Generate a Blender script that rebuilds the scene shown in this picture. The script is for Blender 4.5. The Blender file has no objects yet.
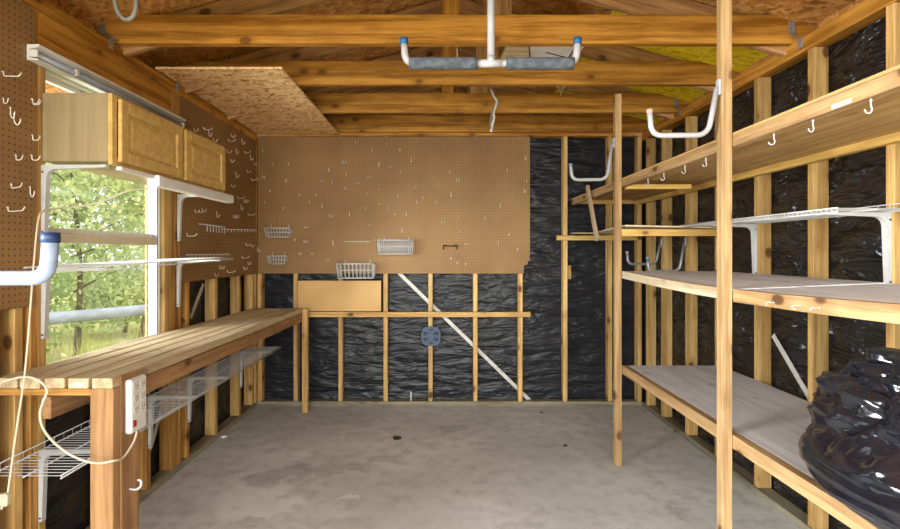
import bpy, math, random
from mathutils import Vector, Matrix, noise
SC = bpy.context.scene
COL = SC.collection
PI = math.pi

# ------------------------------------------------------------------ camera, world, light, exposure
cam_d = bpy.data.cameras.new('camera')
cam_d.sensor_fit = 'HORIZONTAL'
cam_d.sensor_width = 36.0
cam_d.lens = 36.0 * 486.0 / 900.0
cam_d.shift_x = 8.0 / 900.0
cam_d.shift_y = -12.5 / 900.0
cam_d.clip_start = 0.02
cam_d.clip_end = 300
cam = bpy.data.objects.new('camera', cam_d)
COL.objects.link(cam)
cam.location = (0, 0, 1.39)
cam.rotation_euler = (PI / 2, 0, 0)
SC.camera = cam

world = bpy.data.worlds.new('world')
SC.world = world
world.use_nodes = True
bg = world.node_tree.nodes['Background']
bg.inputs['Color'].default_value = (0.86, 0.94, 1.0, 1)
bg.inputs['Strength'].default_value = 2.0

sun_d = bpy.data.lights.new('sun', 'SUN')
sun_d.energy = 4.2
sun_d.color = (1.0, 0.95, 0.84)
sun_d.angle = math.radians(1.0)
sun = bpy.data.objects.new('sun', sun_d)
COL.objects.link(sun)
sun.rotation_euler = Vector((-3.0, -1.2, -4.6)).to_track_quat('-Z', 'Y').to_euler()

def area(name, loc, target, sx, sy, power, color):
    d = bpy.data.lights.new(name, 'AREA')
    d.shape = 'RECTANGLE'
    d.size, d.size_y, d.energy, d.color = sx, sy, power, color
    o = bpy.data.objects.new(name, d)
    COL.objects.link(o)
    o.location = loc
    o.rotation_euler = (Vector(target) - Vector(loc)).to_track_quat('-Z', 'Y').to_euler()
    return o
# daylight arriving through the wide open doorway behind the camera
area('doorway_daylight', (-0.8, -6.0, 2.3), (0.1, 3.0, 1.2), 8.0, 4.6, 800, (1.0, 0.985, 0.95))
# added lamp outside an invented left-wall opening, brightens bag and right side
area('added_side_light', (-4.2, -0.15, 1.5), (1.5, 1.2, 0.9), 2.6, 2.4, 820, (0.94, 0.97, 1.0))

vs = SC.view_settings
vs.view_transform = 'Standard'
vs.look = 'None'
vs.exposure = 0.34
vs.gamma = 1.0
vs.use_curve_mapping = False
try:
    SC.cycles.max_bounces = 10
    SC.cycles.diffuse_bounces = 6
    SC.cycles.transparent_max_bounces = 16
except Exception:
    pass

# ------------------------------------------------------------------ node helpers
def srgb(r, g, b):
    def f(c):
        c /= 255.0
        return c / 12.92 if c <= 0.04045 else ((c + 0.055) / 1.055) ** 2.4
    return (f(r), f(g), f(b), 1)

class NT:
    def __init__(s, name):
        s.m = bpy.data.materials.new(name)
        s.m.use_nodes = True
        s.t = s.m.node_tree
        s.t.nodes.clear()
        s.out = s.n('ShaderNodeOutputMaterial')
    def n(s, typ, **kw):
        x = s.t.nodes.new(typ)
        for k, v in kw.items():
            setattr(x, k, v)
        return x
    def l(s, a, b):
        s.t.links.new(a, b)
    def val(s, sock, v):
        if hasattr(v, 'is_output') or isinstance(v, bpy.types.NodeSocket):
            s.l(v, sock)
        else:
            sock.default_value = v
    def math(s, op, a, b=0.0, c=0.0):
        x = s.n('ShaderNodeMath', operation=op)
        s.val(x.inputs[0], a); s.val(x.inputs[1], b)
        if op in ('MULTIPLY_ADD', 'SMOOTH_MIN', 'COMPARE'):
            s.val(x.inputs[2], c)
        return x.outputs[0]
    def vmath(s, op, a, b=(0, 0, 0)):
        x = s.n('ShaderNodeVectorMath', operation=op)
        s.val(x.inputs[0], a); s.val(x.inputs[1], b)
        return x.outputs[0]
    def coords(s, rnd=True):
        tc = s.n('ShaderNodeTexCoord')
        if not rnd:
            return tc.outputs['Object']
        oi = s.n('ShaderNodeObjectInfo')
        off = s.math('MULTIPLY', oi.outputs['Random'], 37.0)
        cx = s.n('ShaderNodeCombineXYZ')
        s.l(off, cx.inputs[0]); s.l(off, cx.inputs[1]); s.l(off, cx.inputs[2])
        return s.vmath('ADD', tc.outputs['Object'], cx.outputs[0])
    def rand(s):
        return s.n('ShaderNodeObjectInfo').outputs['Random']
    def mapv(s, v, scale):
        return s.vmath('MULTIPLY', v, scale)
    def noise(s, v, scale=1.0, detail=3.0, rough=0.55, dist=0.0, color=False):
        x = s.n('ShaderNodeTexNoise')
        s.val(x.inputs['Vector'], v)
        x.inputs['Scale'].default_value = scale
        x.inputs['Detail'].default_value = detail
        x.inputs['Roughness'].default_value = rough
        x.inputs['Distortion'].default_value = dist
        return x.outputs['Color' if color else 'Fac']
    def vor(s, v, scale=1.0, out='Distance', feature='F1', rnd=1.0):
        x = s.n('ShaderNodeTexVoronoi', feature=feature)
        s.val(x.inputs['Vector'], v)
        x.inputs['Scale'].default_value = scale
        x.inputs['Randomness'].default_value = rnd
        return x.outputs[out]
    def ramp(s, fac, stops):
        x = s.n('ShaderNodeValToRGB')
        e = x.color_ramp.elements
        while len(e) < len(stops):
            e.new(0.5)
        for i, (p, c) in enumerate(stops):
            e[i].position = p
            e[i].color = c if len(c) == 4 else (*c, 1)
        s.val(x.inputs[0], fac)
        return x.outputs[0]
    def sstep(s, v, a, b):
        x = s.n('ShaderNodeMapRange', interpolation_type='SMOOTHSTEP')
        s.val(x.inputs[0], v)
        x.inputs[1].default_value = a; x.inputs[2].default_value = b
        x.inputs[3].default_value = 0.0; x.inputs[4].default_value = 1.0
        return x.outputs[0]
    def mix(s, f, a, b, mode='MIX'):
        x = s.n('ShaderNodeMix', data_type='RGBA', blend_type=mode)
        s.val(x.inputs[0], f); s.val(x.inputs[6], a); s.val(x.inputs[7], b)
        return x.outputs[2]
    def bump(s, h, strength=0.3, dist=0.01):
        x = s.n('ShaderNodeBump')
        x.inputs['Strength'].default_value = strength
        x.inputs['Distance'].default_value = dist
        s.l(h, x.inputs['Height'])
        return x.outputs[0]
    def bsdf(s, color, rough=0.6, metal=0.0, spec=0.4, normal=None):
        x = s.n('ShaderNodeBsdfPrincipled')
        s.val(x.inputs['Base Color'], color)
        s.val(x.inputs['Roughness'], rough)
        x.inputs['Metallic'].default_value = metal
        x.inputs['Specular IOR Level'].default_value = spec
        if normal is not None:
            s.l(normal, x.inputs['Normal'])
        s.l(x.outputs[0], s.out.inputs[0])
        return x

def wood(name, light, dark, knot=srgb(84, 48, 22), blotch=0.35, knots=1.0, rough=0.62, vary=0.2, sat=0.9, hue=0.508):
    t = NT(name)
    v = t.coords()
    w = t.noise(v, 2.2, 2, color=True)
    w = t.vmath('MULTIPLY', t.vmath('SUBTRACT', w, (0.5, 0.5, 0.5)), (0.0, 0.03, 0.03))
    vw = t.vmath('ADD', v, w)
    g = t.noise(t.mapv(vw, (1.1, 26, 26)), 1.0, 4, 0.6)
    f = t.noise(t.mapv(vw, (5, 170, 170)), 1.0, 2, 0.6)
    b = t.noise(t.mapv(v, (1.6, 6, 6)), 1.0, 3, 0.6)
    gf = t.sstep(t.math('ADD', t.math('MULTIPLY', g, 0.72), t.math('MULTIPLY', f, 0.28)), 0.34, 0.64)
    c = t.mix(gf, dark, light)
    d2 = tuple(x * 0.55 for x in dark[:3]) + (1,)
    c = t.mix(t.math('MULTIPLY', t.sstep(b, 0.48, 0.75), blotch), c, d2)
    kv = t.mapv(vw, (5.5, 9, 9))
    kc = t.n('ShaderNodeSeparateColor'); t.l(t.vor(kv, 1.0, 'Color'), kc.inputs[0])
    kd = t.math('ADD', t.vor(kv, 1.0), t.math('MULTIPLY', t.sstep(kc.outputs[0], 0.42, 0.36), 1.0))
    c = t.mix(t.math('MULTIPLY', t.sstep(kd, 0.5, 0.2), 0.5 * knots), c, dark)
    c = t.mix(t.math('MULTIPLY', t.sstep(kd, 0.22, 0.12), 0.9 * knots), c, knot)
    r = t.rand()
    hs = t.n('ShaderNodeHueSaturation')
    t.l(t.math('MULTIPLY_ADD', r, vary * 2, 1.0 - vary), hs.inputs['Value'])
    hs.inputs['Saturation'].default_value = sat
    hs.inputs['Hue'].default_value = hue
    t.l(c, hs.inputs['Color'])
    t.bsdf(hs.outputs[0], rough, spec=0.25, normal=t.bump(t.math('ADD', g, t.math('MULTIPLY', f, 0.6)), 0.25, 0.004))
    return t.m

def plain(name, c, rough=0.5, metal=0.0, spec=0.4, vary=0.12, scale=14):
    t = NT(name)
    v = t.coords()
    n = t.noise(v, scale, 3)
    d = tuple(x * (1 - vary * 2) for x in c[:3]) + (1,)
    t.bsdf(t.mix(t.sstep(n, 0.35, 0.7), d, c), rough, metal, spec)
    return t.m

def osb(name, c1, c2, c3, dark, rough=0.7):
    t = NT(name)
    v = t.coords(False)
    w = t.vmath('ADD', v, t.vmath('MULTIPLY', t.noise(v, 9, 2, color=True), (0.05, 0.05, 0.05)))
    def layer(sc, seed):
        vv = t.vmath('ADD', t.mapv(w, sc), (seed, seed * 2, seed * 3))
        return t.vor(vv, 1.0, 'Color'), t.vor(vv, 1.0, 'Distance')
    a, da = layer((11, 42, 42), 1.3)
    rot = t.n('ShaderNodeVectorRotate', rotation_type='Z_AXIS')
    t.l(w, rot.inputs['Vector']); rot.inputs['Angle'].default_value = 0.9
    vv = t.mapv(rot.outputs[0], (14, 50, 50))
    b = t.vor(vv, 1.0, 'Color'); db = t.vor(vv, 1.0, 'Distance')
    rot2 = t.n('ShaderNodeVectorRotate', rotation_type='Z_AXIS')
    t.l(w, rot2.inputs['Vector']); rot2.inputs['Angle'].default_value = -0.8
    e = t.vor(t.mapv(rot2.outputs[0], (12, 46, 46)), 1.0, 'Color')
    def ch(s):
        x = t.n('ShaderNodeSeparateColor'); t.l(s, x.inputs[0]); return x.outputs
    A, B, E = ch(a), ch(b), ch(e)
    pick = t.sstep(t.noise(v, 22, 1), 0.44, 0.56)
    tone = t.mix(pick, t.ramp(A[0], [(0.0, dark), (0.28, c3), (0.6, c1), (1.0, c2)]), t.ramp(B[0], [(0.0, dark), (0.25, c3), (0.62, c1), (1.0, c2)]))
    pick2 = t.sstep(t.noise(v, 17, 1), 0.55, 0.62)
    tone = t.mix(pick2, tone, t.ramp(E[1], [(0.0, c3), (0.5, c1), (1.0, c2)]))
    h = t.mix(pick, A[1], B[1])
    t.bsdf(tone, rough, spec=0.25, normal=t.bump(h, 0.25, 0.004))
    return t.m

# woods: only as different as the boards themselves are
M = {}
M['stud'] = wood('stud_wood', srgb(208, 166, 106), srgb(156, 112, 60), blotch=0.3, sat=.98)
M['shelf_wood'] = wood('shelf_wood', srgb(190, 148, 94), srgb(142, 98, 52), blotch=0.35, vary=0.06, sat=.88)
M['yellow_wood'] = wood('yellow_wood', srgb(220, 174, 84), srgb(184, 132, 48), blotch=0.15, vary=0.1)
M['joist'] = wood('joist_wood', srgb(194, 138, 80), srgb(130, 82, 40), knot=srgb(84, 48, 22), blotch=0.35, vary=0.1, knots=.8, sat=1.08)
M['rafter'] = wood('rafter_wood', srgb(192, 136, 82), srgb(132, 86, 46), blotch=0.45)
M['left_frame'] = wood('left_frame_wood', srgb(196, 142, 78), srgb(140, 92, 44), blotch=0.3, sat=1.0)
M['bench_top'] = wood('bench_top_wood', srgb(210, 186, 148), srgb(172, 142, 102), blotch=0.15, knots=0.4, vary=0.08)
M['bench'] = wood('bench_wood', srgb(174, 124, 74), srgb(132, 86, 46), blotch=0.25, vary=0.1)
M['sill_plate'] = wood('treated_wood', srgb(150, 138, 112), srgb(104, 92, 70), blotch=0.5, knots=0.4)
M['grey_wood'] = wood('weathered_wood', srgb(190, 164, 134), srgb(146, 116, 90), blotch=0.3)
M['grey_ply'] = wood('grey_plywood', srgb(226, 223, 222), srgb(200, 196, 194), knot=srgb(120, 90, 70), blotch=0.22, knots=0.35, vary=0.04, sat=.6)
M['tan_ply'] = wood('tan_plywood', srgb(206, 160, 96), srgb(166, 120, 66), blotch=0.3, knots=0.3, vary=0.05)
M['pale_edge'] = wood('pale_board_edge', srgb(226, 208, 176), srgb(190, 162, 122), blotch=0.2, knots=0.3, vary=0.05)
M['maple'] = wood('maple_veneer', srgb(158, 136, 98), srgb(146, 122, 84), blotch=0.08, knots=0.0, rough=0.4, vary=0.03)
M['door_wood'] = wood('honey_door_wood', srgb(208, 164, 84), srgb(186, 138, 62), blotch=0.1, knots=0.0, rough=0.35, vary=0.05)
M['osb'] = osb('strand_board', srgb(236, 194, 140), srgb(246, 214, 166), srgb(214, 166, 112), srgb(156, 112, 70))
M['osb_dark'] = osb('roof_strand_board', srgb(190, 136, 72), srgb(210, 160, 96), srgb(172, 118, 60), srgb(134, 88, 44))
M['osb_yellow'] = osb('yellow_strand_board', srgb(236, 214, 40), srgb(244, 226, 70), srgb(222, 196, 34), srgb(190, 160, 30))
M['white_metal'] = plain('white_coated_metal', srgb(192, 192, 190), 0.45, 0.0, 0.4, 0.04)
M['grey_metal'] = plain('galvanised_metal', srgb(168, 172, 178), 0.42, 0.6, 0.5, 0.12)
M['strap_metal'] = plain('pale_brace_metal', srgb(196, 192, 184), 0.5, 0.1, 0.4, 0.1)
M['wire_metal'] = plain('peg_hook_metal', srgb(232, 226, 214), 0.4, 0.1, 0.5, 0.08)
M['black_metal'] = plain('black_metal', srgb(40, 34, 28), 0.45, 0.2)
M['dark_metal'] = plain('dark_screw_metal', srgb(58, 54, 50), 0.5, 0.5)
M['white_plastic'] = plain('white_plastic', srgb(216, 214, 208), 0.45, vary=0.03)
M['cord'] = plain('cream_cord', srgb(212, 200, 174), 0.5, vary=0.03)
M['pvc'] = plain('pale_blue_pipe', srgb(150, 166, 192), 0.35, 0.0, 0.5, 0.08, 20)
M['pvc_grey'] = plain('pale_grey_pipe', srgb(168, 167, 170), 0.4, vary=0.05)
M['blue_cap'] = plain('navy_cap', srgb(34, 56, 96), 0.45, vary=0.1)
M['teal_cap'] = plain('blue_cap', srgb(36, 92, 140), 0.45, vary=0.1)
M['pink_cap'] = plain('pink_cap', srgb(214, 160, 144), 0.5)
M['steelblue_cap'] = plain('steel_blue_cap', srgb(126, 150, 176), 0.45)
M['foam'] = plain('grey_foam', srgb(92, 98, 108), 0.85, vary=0.22, scale=40)
M['pad'] = plain('slate_blue_plastic', srgb(62, 76, 98), 0.5, vary=0.08)
M['pad_dark'] = plain('dark_slate_plastic', srgb(26, 32, 46), 0.5)
M['grey_rubber'] = plain('grey_rubber', srgb(134, 132, 126), 0.6)
M['red_plastic'] = plain('red_switch_plastic', srgb(150, 34, 26), 0.4)
M['outlet'] = plain('outlet_plastic', srgb(214, 210, 200), 0.5, vary=0.03)
M['vinyl'] = plain('white_window_vinyl', srgb(220, 220, 216), 0.45, vary=0.03)
M['cream_paint'] = plain('cream_sash_paint', srgb(206, 192, 164), 0.5, vary=0.08)
M['lavender'] = plain('pale_grey_panel', srgb(232, 230, 240), 0.5, vary=0.05)
M['tube_glass'] = plain('unlit_tube', srgb(176, 184, 196), 0.2, 0.3, 0.6, 0.05)
M['label'] = plain('paper_sticker', srgb(236, 226, 222), 0.7, vary=0.03)
M['bark'] = plain('bark', srgb(116, 98, 78), 0.9, vary=0.3, scale=9)
M['log'] = plain('grey_log', srgb(132, 140, 150), 0.8, vary=0.15, scale=6)
M['shingle'] = plain('roof_shingle', srgb(90, 86, 80), 0.9, vary=0.2)
M['siding'] = plain('outer_siding', srgb(170, 160, 142), 0.8, vary=0.1)

def peg_mat():
    t = NT('pegboard_hardboard')
    v = t.coords(False)
    sx = t.n('ShaderNodeSeparateXYZ'); t.l(v, sx.inputs[0])
    def cell(s):
        return t.math('ABSOLUTE', t.math('SUBTRACT', t.math('FRACT', t.math('DIVIDE', t.math('ADD', s, 20.0), 0.0254)), 0.5))
    a, b = cell(sx.outputs[0]), cell(sx.outputs[2])
    d = t.math('SQRT', t.math('ADD', t.math('MULTIPLY', a, a), t.math('MULTIPLY', b, b)))
    n = t.noise(v, 1.3, 4, 0.6)
    f = t.noise(v, 60, 2)
    c = t.mix(t.sstep(n, 0.3, 0.7), srgb(130, 98, 60), srgb(152, 118, 76))
    c = t.mix(t.math('MULTIPLY', t.sstep(f, 0.4, 0.7), 0.15), c, srgb(120, 80, 44))
    c = t.mix(t.math('MULTIPLY', t.sstep(d, 0.18, 0.11), 0.85), c, srgb(54, 32, 16))
    t.bsdf(c, 0.6, spec=0.25)
    return t.m
M['peg'] = peg_mat()
def peg_light():
    m = M['peg'].copy(); m.name = 'light_pegboard'
    for nd in m.node_tree.nodes:
        if nd.type == 'MIX':
            pass
    t = NT('pale_pegboard_hardboard')
    v = t.coords(False)
    sx = t.n('ShaderNodeSeparateXYZ'); t.l(v, sx.inputs[0])
    def cell(s):
        return t.math('ABSOLUTE', t.math('SUBTRACT', t.math('FRACT', t.math('DIVIDE', t.math('ADD', s, 20.0), 0.0254)), 0.5))
    a, b = cell(sx.outputs[0]), cell(sx.outputs[2])
    d = t.math('SQRT', t.math('ADD', t.math('MULTIPLY', a, a), t.math('MULTIPLY', b, b)))
    c = t.mix(t.sstep(t.noise(v, 3, 4), 0.3, 0.7), srgb(190, 150, 94), srgb(206, 166, 108))
    c = t.mix(t.math('MULTIPLY', t.sstep(d, 0.18, 0.11), 0.7), c, srgb(110, 74, 40))
    t.bsdf(c, 0.6, spec=0.25)
    return t.m
M['peg_light'] = peg_light()

def wrap_mat(name, c1, c2, sc, dist, spec, rough):
    t = NT(name)
    v = t.coords(False)
    n = t.noise(t.mapv(v, sc), 1.0, 3, 0.55, 0.5)
    c = t.mix(t.noise(v, 3, 3), c1, c2)
    t.bsdf(c, rough, spec=spec, normal=t.bump(n, 1.0, dist))
    return t.m
M['wrap'] = wrap_mat('black_house_wrap', srgb(24, 25, 30), srgb(34, 34, 37), (3.0, 3.0, 12.0), 0.035, 0.3, 0.36)
M['wrap_loose'] = wrap_mat('loose_black_house_wrap', srgb(24, 24, 25), srgb(34, 33, 33), (4.0, 4.2, 12.0), 0.16, 0.7, 0.36)

def concrete():
    t = NT('stained_concrete')
    v = t.coords(False)
    n = t.noise(v, 1.1, 5, 0.6)
    f = t.noise(v, 9, 5, 0.65)
    g = t.noise(v, 140, 2)
    c = t.mix(t.sstep(n, 0.3, 0.7), srgb(184, 182, 175), srgb(208, 206, 200))
    c = t.mix(t.math('MULTIPLY', t.sstep(f, 0.42, 0.7), 0.5), c, srgb(150, 146, 138))
    c = t.mix(t.math('MULTIPLY', t.sstep(g, 0.45, 0.75), 0.15), c, srgb(110, 104, 96))
    wob = t.vmath('MULTIPLY', t.vmath('SUBTRACT', t.noise(v, 4.5, 4, 0.6, color=True), (0.5, 0.5, 0.5)), (0.55, 0.55, 0))
    def spot(x, y, rx, ry, col, amt):
        nonlocal c
        p = t.vmath('ADD', v, wob)
        q = t.vmath('DIVIDE', t.vmath('SUBTRACT', p, (x, y, 0)), (rx, ry, 1))
        ln = t.n('ShaderNodeVectorMath', operation='LENGTH'); t.l(q, ln.inputs[0])
        c = t.mix(t.math('MULTIPLY', t.sstep(ln.outputs['Value'], 1.1, 0.75), amt * .65), c, col)
    dk, lt = srgb(142, 137, 130), srgb(228, 225, 219)
    spot(-0.98, 3.02, 0.22, 0.14, dk, 0.7)
    spot(-0.72, 3.10, 0.30, 0.07, dk, 0.6)
    spot(-0.42, 3.28, 0.18, 0.06, dk, 0.55)
    spot(-1.02, 2.70, 0.22, 0.18, lt, 0.75)
    spot(-0.55, 2.72, 0.08, 0.03, lt, 0.7)
    spot(-1.05, 3.3, 0.16, 0.1, lt, 0.45)
    spot(0.07, 3.80, 0.10, 0.10, dk, 0.6)
    spot(-0.65, 3.75, 0.12, 0.1, dk, 0.4)
    spot(-0.9, 4.0, 0.35, 0.12, dk, 0.3)
    spot(0.0, 2.55, 0.35, 0.25, srgb(222, 218, 216), 0.45)
    spot(-0.15, 2.95, 0.25, 0.12, srgb(176, 166, 158), 0.4)
    spot(0.75, 2.9, 0.5, 0.3, srgb(204, 200, 199), 0.4)
    spot(1.25, 2.62, 0.06, 0.03, dk, 0.6)
    spot(1.2, 3.5, 0.25, 0.4, srgb(164, 158, 150), 0.35)
    t.bsdf(c, 0.72, spec=0.3, normal=t.bump(t.math('ADD', f, t.math('MULTIPLY', g, 0.3)), 0.12, 0.004))
    return t.m
M['concrete'] = concrete()

def bag_mat():
    t = NT('black_bag_film')
    v = t.coords(False)
    n = t.noise(v, 9, 4, 0.6, 0.6)
    n2 = t.noise(t.mapv(v, (8, 8, 34)), 1.0, 3)
    c = t.mix(n, srgb(9, 10, 14), srgb(24, 27, 36))
    bs = t.bsdf(c, 0.15, spec=1.0, normal=t.bump(t.math('ADD', n, t.math('MULTIPLY', n2, 0.3)), 0.12, 0.015))
    bs.inputs['IOR'].default_value = 1.5
    return t.m
M['bag'] = bag_mat()

def leaf_mat(name, a, b):
    t = NT(name)
    v = t.coords(False)
    c = t.mix(t.sstep(t.noise(v, 2.2, 3), 0.35, 0.65), a, b)
    x = t.n('ShaderNodeBsdfDiffuse'); t.l(c, x.inputs[0])
    y = t.n('ShaderNodeBsdfTranslucent'); t.l(c, y.inputs[0])
    z = t.n('ShaderNodeMixShader'); z.inputs[0].default_value = 0.4
    t.l(x.outputs[0], z.inputs[1]); t.l(y.outputs[0], z.inputs[2]); t.l(z.outputs[0], t.out.inputs[0])
    return t.m
M['leaf_a'] = leaf_mat('spring_leaves', srgb(200, 208, 158), srgb(150, 166, 106))
M['leaf_b'] = leaf_mat('deep_leaves', srgb(172, 186, 128), srgb(122, 142, 86))
M['leaf_c'] = leaf_mat('yellow_leaves', srgb(214, 214, 160), srgb(172, 180, 110))
M['grass'] = leaf_mat('dry_grass', srgb(200, 194, 120), srgb(140, 152, 74))

def ground_mat():
    t = NT('outdoor_ground')
    v = t.coords(False)
    t.bsdf(t.mix(t.sstep(t.noise(v, 1.6, 5), 0.35, 0.65), srgb(156, 160, 92), srgb(176, 160, 120)), 0.95, spec=0.1)
    return t.m
M['ground'] = ground_mat()

def glass_mat():
    t = NT('window_glass')
    v = t.coords(False)
    tr = t.n('ShaderNodeBsdfTransparent'); tr.inputs[0].default_value = (0.95, 0.97, 0.96, 1)
    gl = t.n('ShaderNodeBsdfGlossy'); gl.inputs['Roughness'].default_value = 0.02
    df = t.n('ShaderNodeBsdfDiffuse'); df.inputs[0].default_value = (0.75, 0.78, 0.78, 1)
    fr = t.n('ShaderNodeLayerWeight'); fr.inputs[0].default_value = 0.5
    m1 = t.n('ShaderNodeMixShader'); t.l(t.math('MULTIPLY_ADD', t.math('POWER', fr.outputs['Facing'], 5.0), 0.9, 0.035), m1.inputs[0]); t.l(tr.outputs[0], m1.inputs[1]); t.l(gl.outputs[0], m1.inputs[2])
    m2 = t.n('ShaderNodeMixShader')
    t.l(t.math('MULTIPLY', t.sstep(t.noise(v, 5, 4), 0.35, 0.8), 0.08), m2.inputs[0])
    t.l(m1.outputs[0], m2.inputs[1]); t.l(df.outputs[0], m2.inputs[2]); t.l(m2.outputs[0], t.out.inputs[0])
    return t.m
M['glass'] = glass_mat()

# ------------------------------------------------------------------ mesh helpers
W = {}
class MB:
    def __init__(s):
        s.v, s.f, s.sm = [], [], []
    def add(s, vs_, fs, smooth=False):
        k = len(s.v)
        s.v += [tuple(p) for p in vs_]
        s.f += [tuple(i + k for i in f) for f in fs]
        s.sm += [smooth] * len(fs)
        return s
    def box(s, x0, x1, y0, y1, z0, z1, bev=0.0):
        if bev <= 0:
            p = [(x, y, z) for x in (x0, x1) for y in (y0, y1) for z in (z0, z1)]
            return s.add(p, [(0, 1, 3, 2), (4, 6, 7, 5), (0, 4, 5, 1), (2, 3, 7, 6), (0, 2, 6, 4), (1, 5, 7, 3)])
        b = min(bev, (x1 - x0) * .4, (y1 - y0) * .4, (z1 - z0) * .4)
        p, idx = [], {}
        for i, x in enumerate((x0, x1)):
            for j, y in enumerate((y0, y1)):
                for k, z in enumerate((z0, z1)):
                    sx, sy, sz = (1 - 2 * i) * b, (1 - 2 * j) * b, (1 - 2 * k) * b
                    for a, q in enumerate(((x, y + sy, z + sz), (x + sx, y, z + sz), (x + sx, y + sy, z))):
                        idx[i, j, k, a] = len(p); p.append(q)
        F = []
        for i in (0, 1):
            o = [(0, 0), (0, 1), (1, 1), (1, 0)]
            F.append([idx[i, j, k, 0] for j, k in (o if i == 0 else o[::-1])])
            F.append([idx[j, i, k, 1] for j, k in (o if i == 1 else o[::-1])])
            F.append([idx[j, k, i, 2] for j, k in (o if i == 0 else o[::-1])])
        for i in (0, 1):
            for j in (0, 1):
                F.append([idx[i, j, 0, 0], idx[i, j, 1, 0], idx[i, j, 1, 1], idx[i, j, 0, 1]])
                F.append([idx[i, 0, j, 0], idx[i, 1, j, 0], idx[i, 1, j, 2], idx[i, 0, j, 2]])
                F.append([idx[0, i, j, 1], idx[1, i, j, 1], idx[1, i, j, 2], idx[0, i, j, 2]])
        for i in (0, 1):
            for j in (0, 1):
                for k in (0, 1):
                    F.append([idx[i, j, k, 0], idx[i, j, k, 1], idx[i, j, k, 2]])
        return s.add(p, F)
    def tube(s, pts, r, n=8, cap=True, flat=None):
        pts = [Vector(p) for p in pts]
        rr = r if isinstance(r, (list, tuple)) else [r] * len(pts)
        T = []
        for i in range(len(pts)):
            a = pts[max(i - 1, 0)]; b = pts[min(i + 1, len(pts) - 1)]
            T.append((b - a).normalized())
        up = Vector((0, 0, 1)) if abs(T[0].z) < 0.9 else Vector((1, 0, 0))
        N = T[0].cross(up).normalized()
        V = []
        for i, p in enumerate(pts):
            N = (N - T[i] * N.dot(T[i])).normalized()
            B = T[i].cross(N)
            for k in range(n):
                a = 2 * PI * k / n
                V.append(p + N * (math.cos(a) * rr[i]) + B * (math.sin(a) * rr[i]))
        F = []
        for i in range(len(pts) - 1):
            for k in range(n):
                F.append((i * n + k, i * n + (k + 1) % n, (i + 1) * n + (k + 1) % n, (i + 1) * n + k))
        s.add(V, F, n > 4)
        if cap:
            s.f.append(tuple(len(s.v) - len(V) + k for k in range(n))[::-1]); s.sm.append(False)
            s.f.append(tuple(len(s.v) - n + k for k in range(n))); s.sm.append(False)
        return s
    def prism(s, poly, axis, a, b):
        """poly: 2-D outline; axis: the axis it is extruded along from a to b."""
        def P(u, v, w):
            return {'x': (w, u, v), 'y': (u, w, v), 'z': (u, v, w)}[axis]
        n = len(poly)
        V = [P(u, v, a) for u, v in poly] + [P(u, v, b) for u, v in poly]
        F = [tuple(range(n))[::-1], tuple(range(n, 2 * n))] + [(i, (i + 1) % n, n + (i + 1) % n, n + i) for i in range(n)]
        return s.add(V, F)
    def mesh(s, name, mat):
        me = bpy.data.meshes.new(name)
        me.from_pydata(s.v, [], s.f)
        me.polygons.foreach_set('use_smooth', s.sm)
        if mat is not None:
            me.materials.append(mat)
        import bmesh
        bm = bmesh.new(); bm.from_mesh(me)
        bmesh.ops.recalc_face_normals(bm, faces=bm.faces[:])
        bm.to_mesh(me); bm.free()
        return me

def obj(name, mb, mat, parent=None, mw=None):
    """mb holds coordinates local to mw (a world matrix)."""
    mw = mw if mw is not None else (W[parent.name].copy() if parent else Matrix())
    me = mb.mesh(name, mat) if isinstance(mb, MB) else mb
    o = bpy.data.objects.new(name, me)
    COL.objects.link(o)
    if parent is not None:
        o.parent = parent
        o.matrix_basis = W[parent.name].inverted() @ mw
    else:
        o.matrix_basis = mw
    W[o.name] = mw
    return o
def wobj(name, mb, mat, parent=None):
    """mesh given in world coordinates; origin moved to its centre."""
    lo = [min(p[i] for p in mb.v) for i in range(3)]; hi = [max(p[i] for p in mb.v) for i in range(3)]
    c = Vector([(a + b) / 2 for a, b in zip(lo, hi)])
    mb.v = [tuple(Vector(p) - c) for p in mb.v]
    return obj(name, mb, mat, parent, Matrix.Translation(c))
def tag(o, label, cat, group=None):
    o['label'] = label; o['category'] = cat
    if group: o['group'] = group
    return o
def thing(name, label, cat, loc=(0, 0, 0), group=None):
    o = bpy.data.objects.new(name, None)
    o.empty_display_size = 0.05
    COL.objects.link(o)
    o.location = loc
    W[o.name] = Matrix.Translation(loc)
    return tag(o, label, cat, group)
def struct(o):
    o['kind'] = 'structure'; return o
def board(name, a, b, w, h, mat, parent=None, up=(0, 0, 1), bev=0.002):
    """board from a to b (centre line): w across, h along up; grain runs a to b."""
    a, b = Vector(a), Vector(b)
    x = (b - a).normalized(); L = (b - a).length
    u = Vector(up); z = (u - x * u.dot(x)).normalized(); y = z.cross(x)
    R = Matrix((x, y, z)).transposed().to_4x4()
    mw = Matrix.Translation((a + b) / 2) @ R
    m = MB().box(-L / 2, L / 2, -w / 2, w / 2, -h / 2, h / 2, bev)
    return obj(name, m, M[mat] if isinstance(mat, str) else mat, parent, mw)
def bx(name, x0, x1, y0, y1, z0, z1, mat, parent=None, bev=0.002):
    d = (x1 - x0, y1 - y0, z1 - z0)
    c = Vector(((x0 + x1) / 2, (y0 + y1) / 2, (z0 + z1) / 2))
    i = d.index(max(d))
    if i == 0: return board(name, (x0, c.y, c.z), (x1, c.y, c.z), d[1], d[2], mat, parent, (0, 0, 1), bev)
    if i == 1: return board(name, (c.x, y0, c.z), (c.x, y1, c.z), d[0], d[2], mat, parent, (0, 0, 1), bev)
    return board(name, (c.x, c.y, z0), (c.x, c.y, z1), d[0], d[1], mat, parent, (0, 1, 0), bev)
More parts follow.
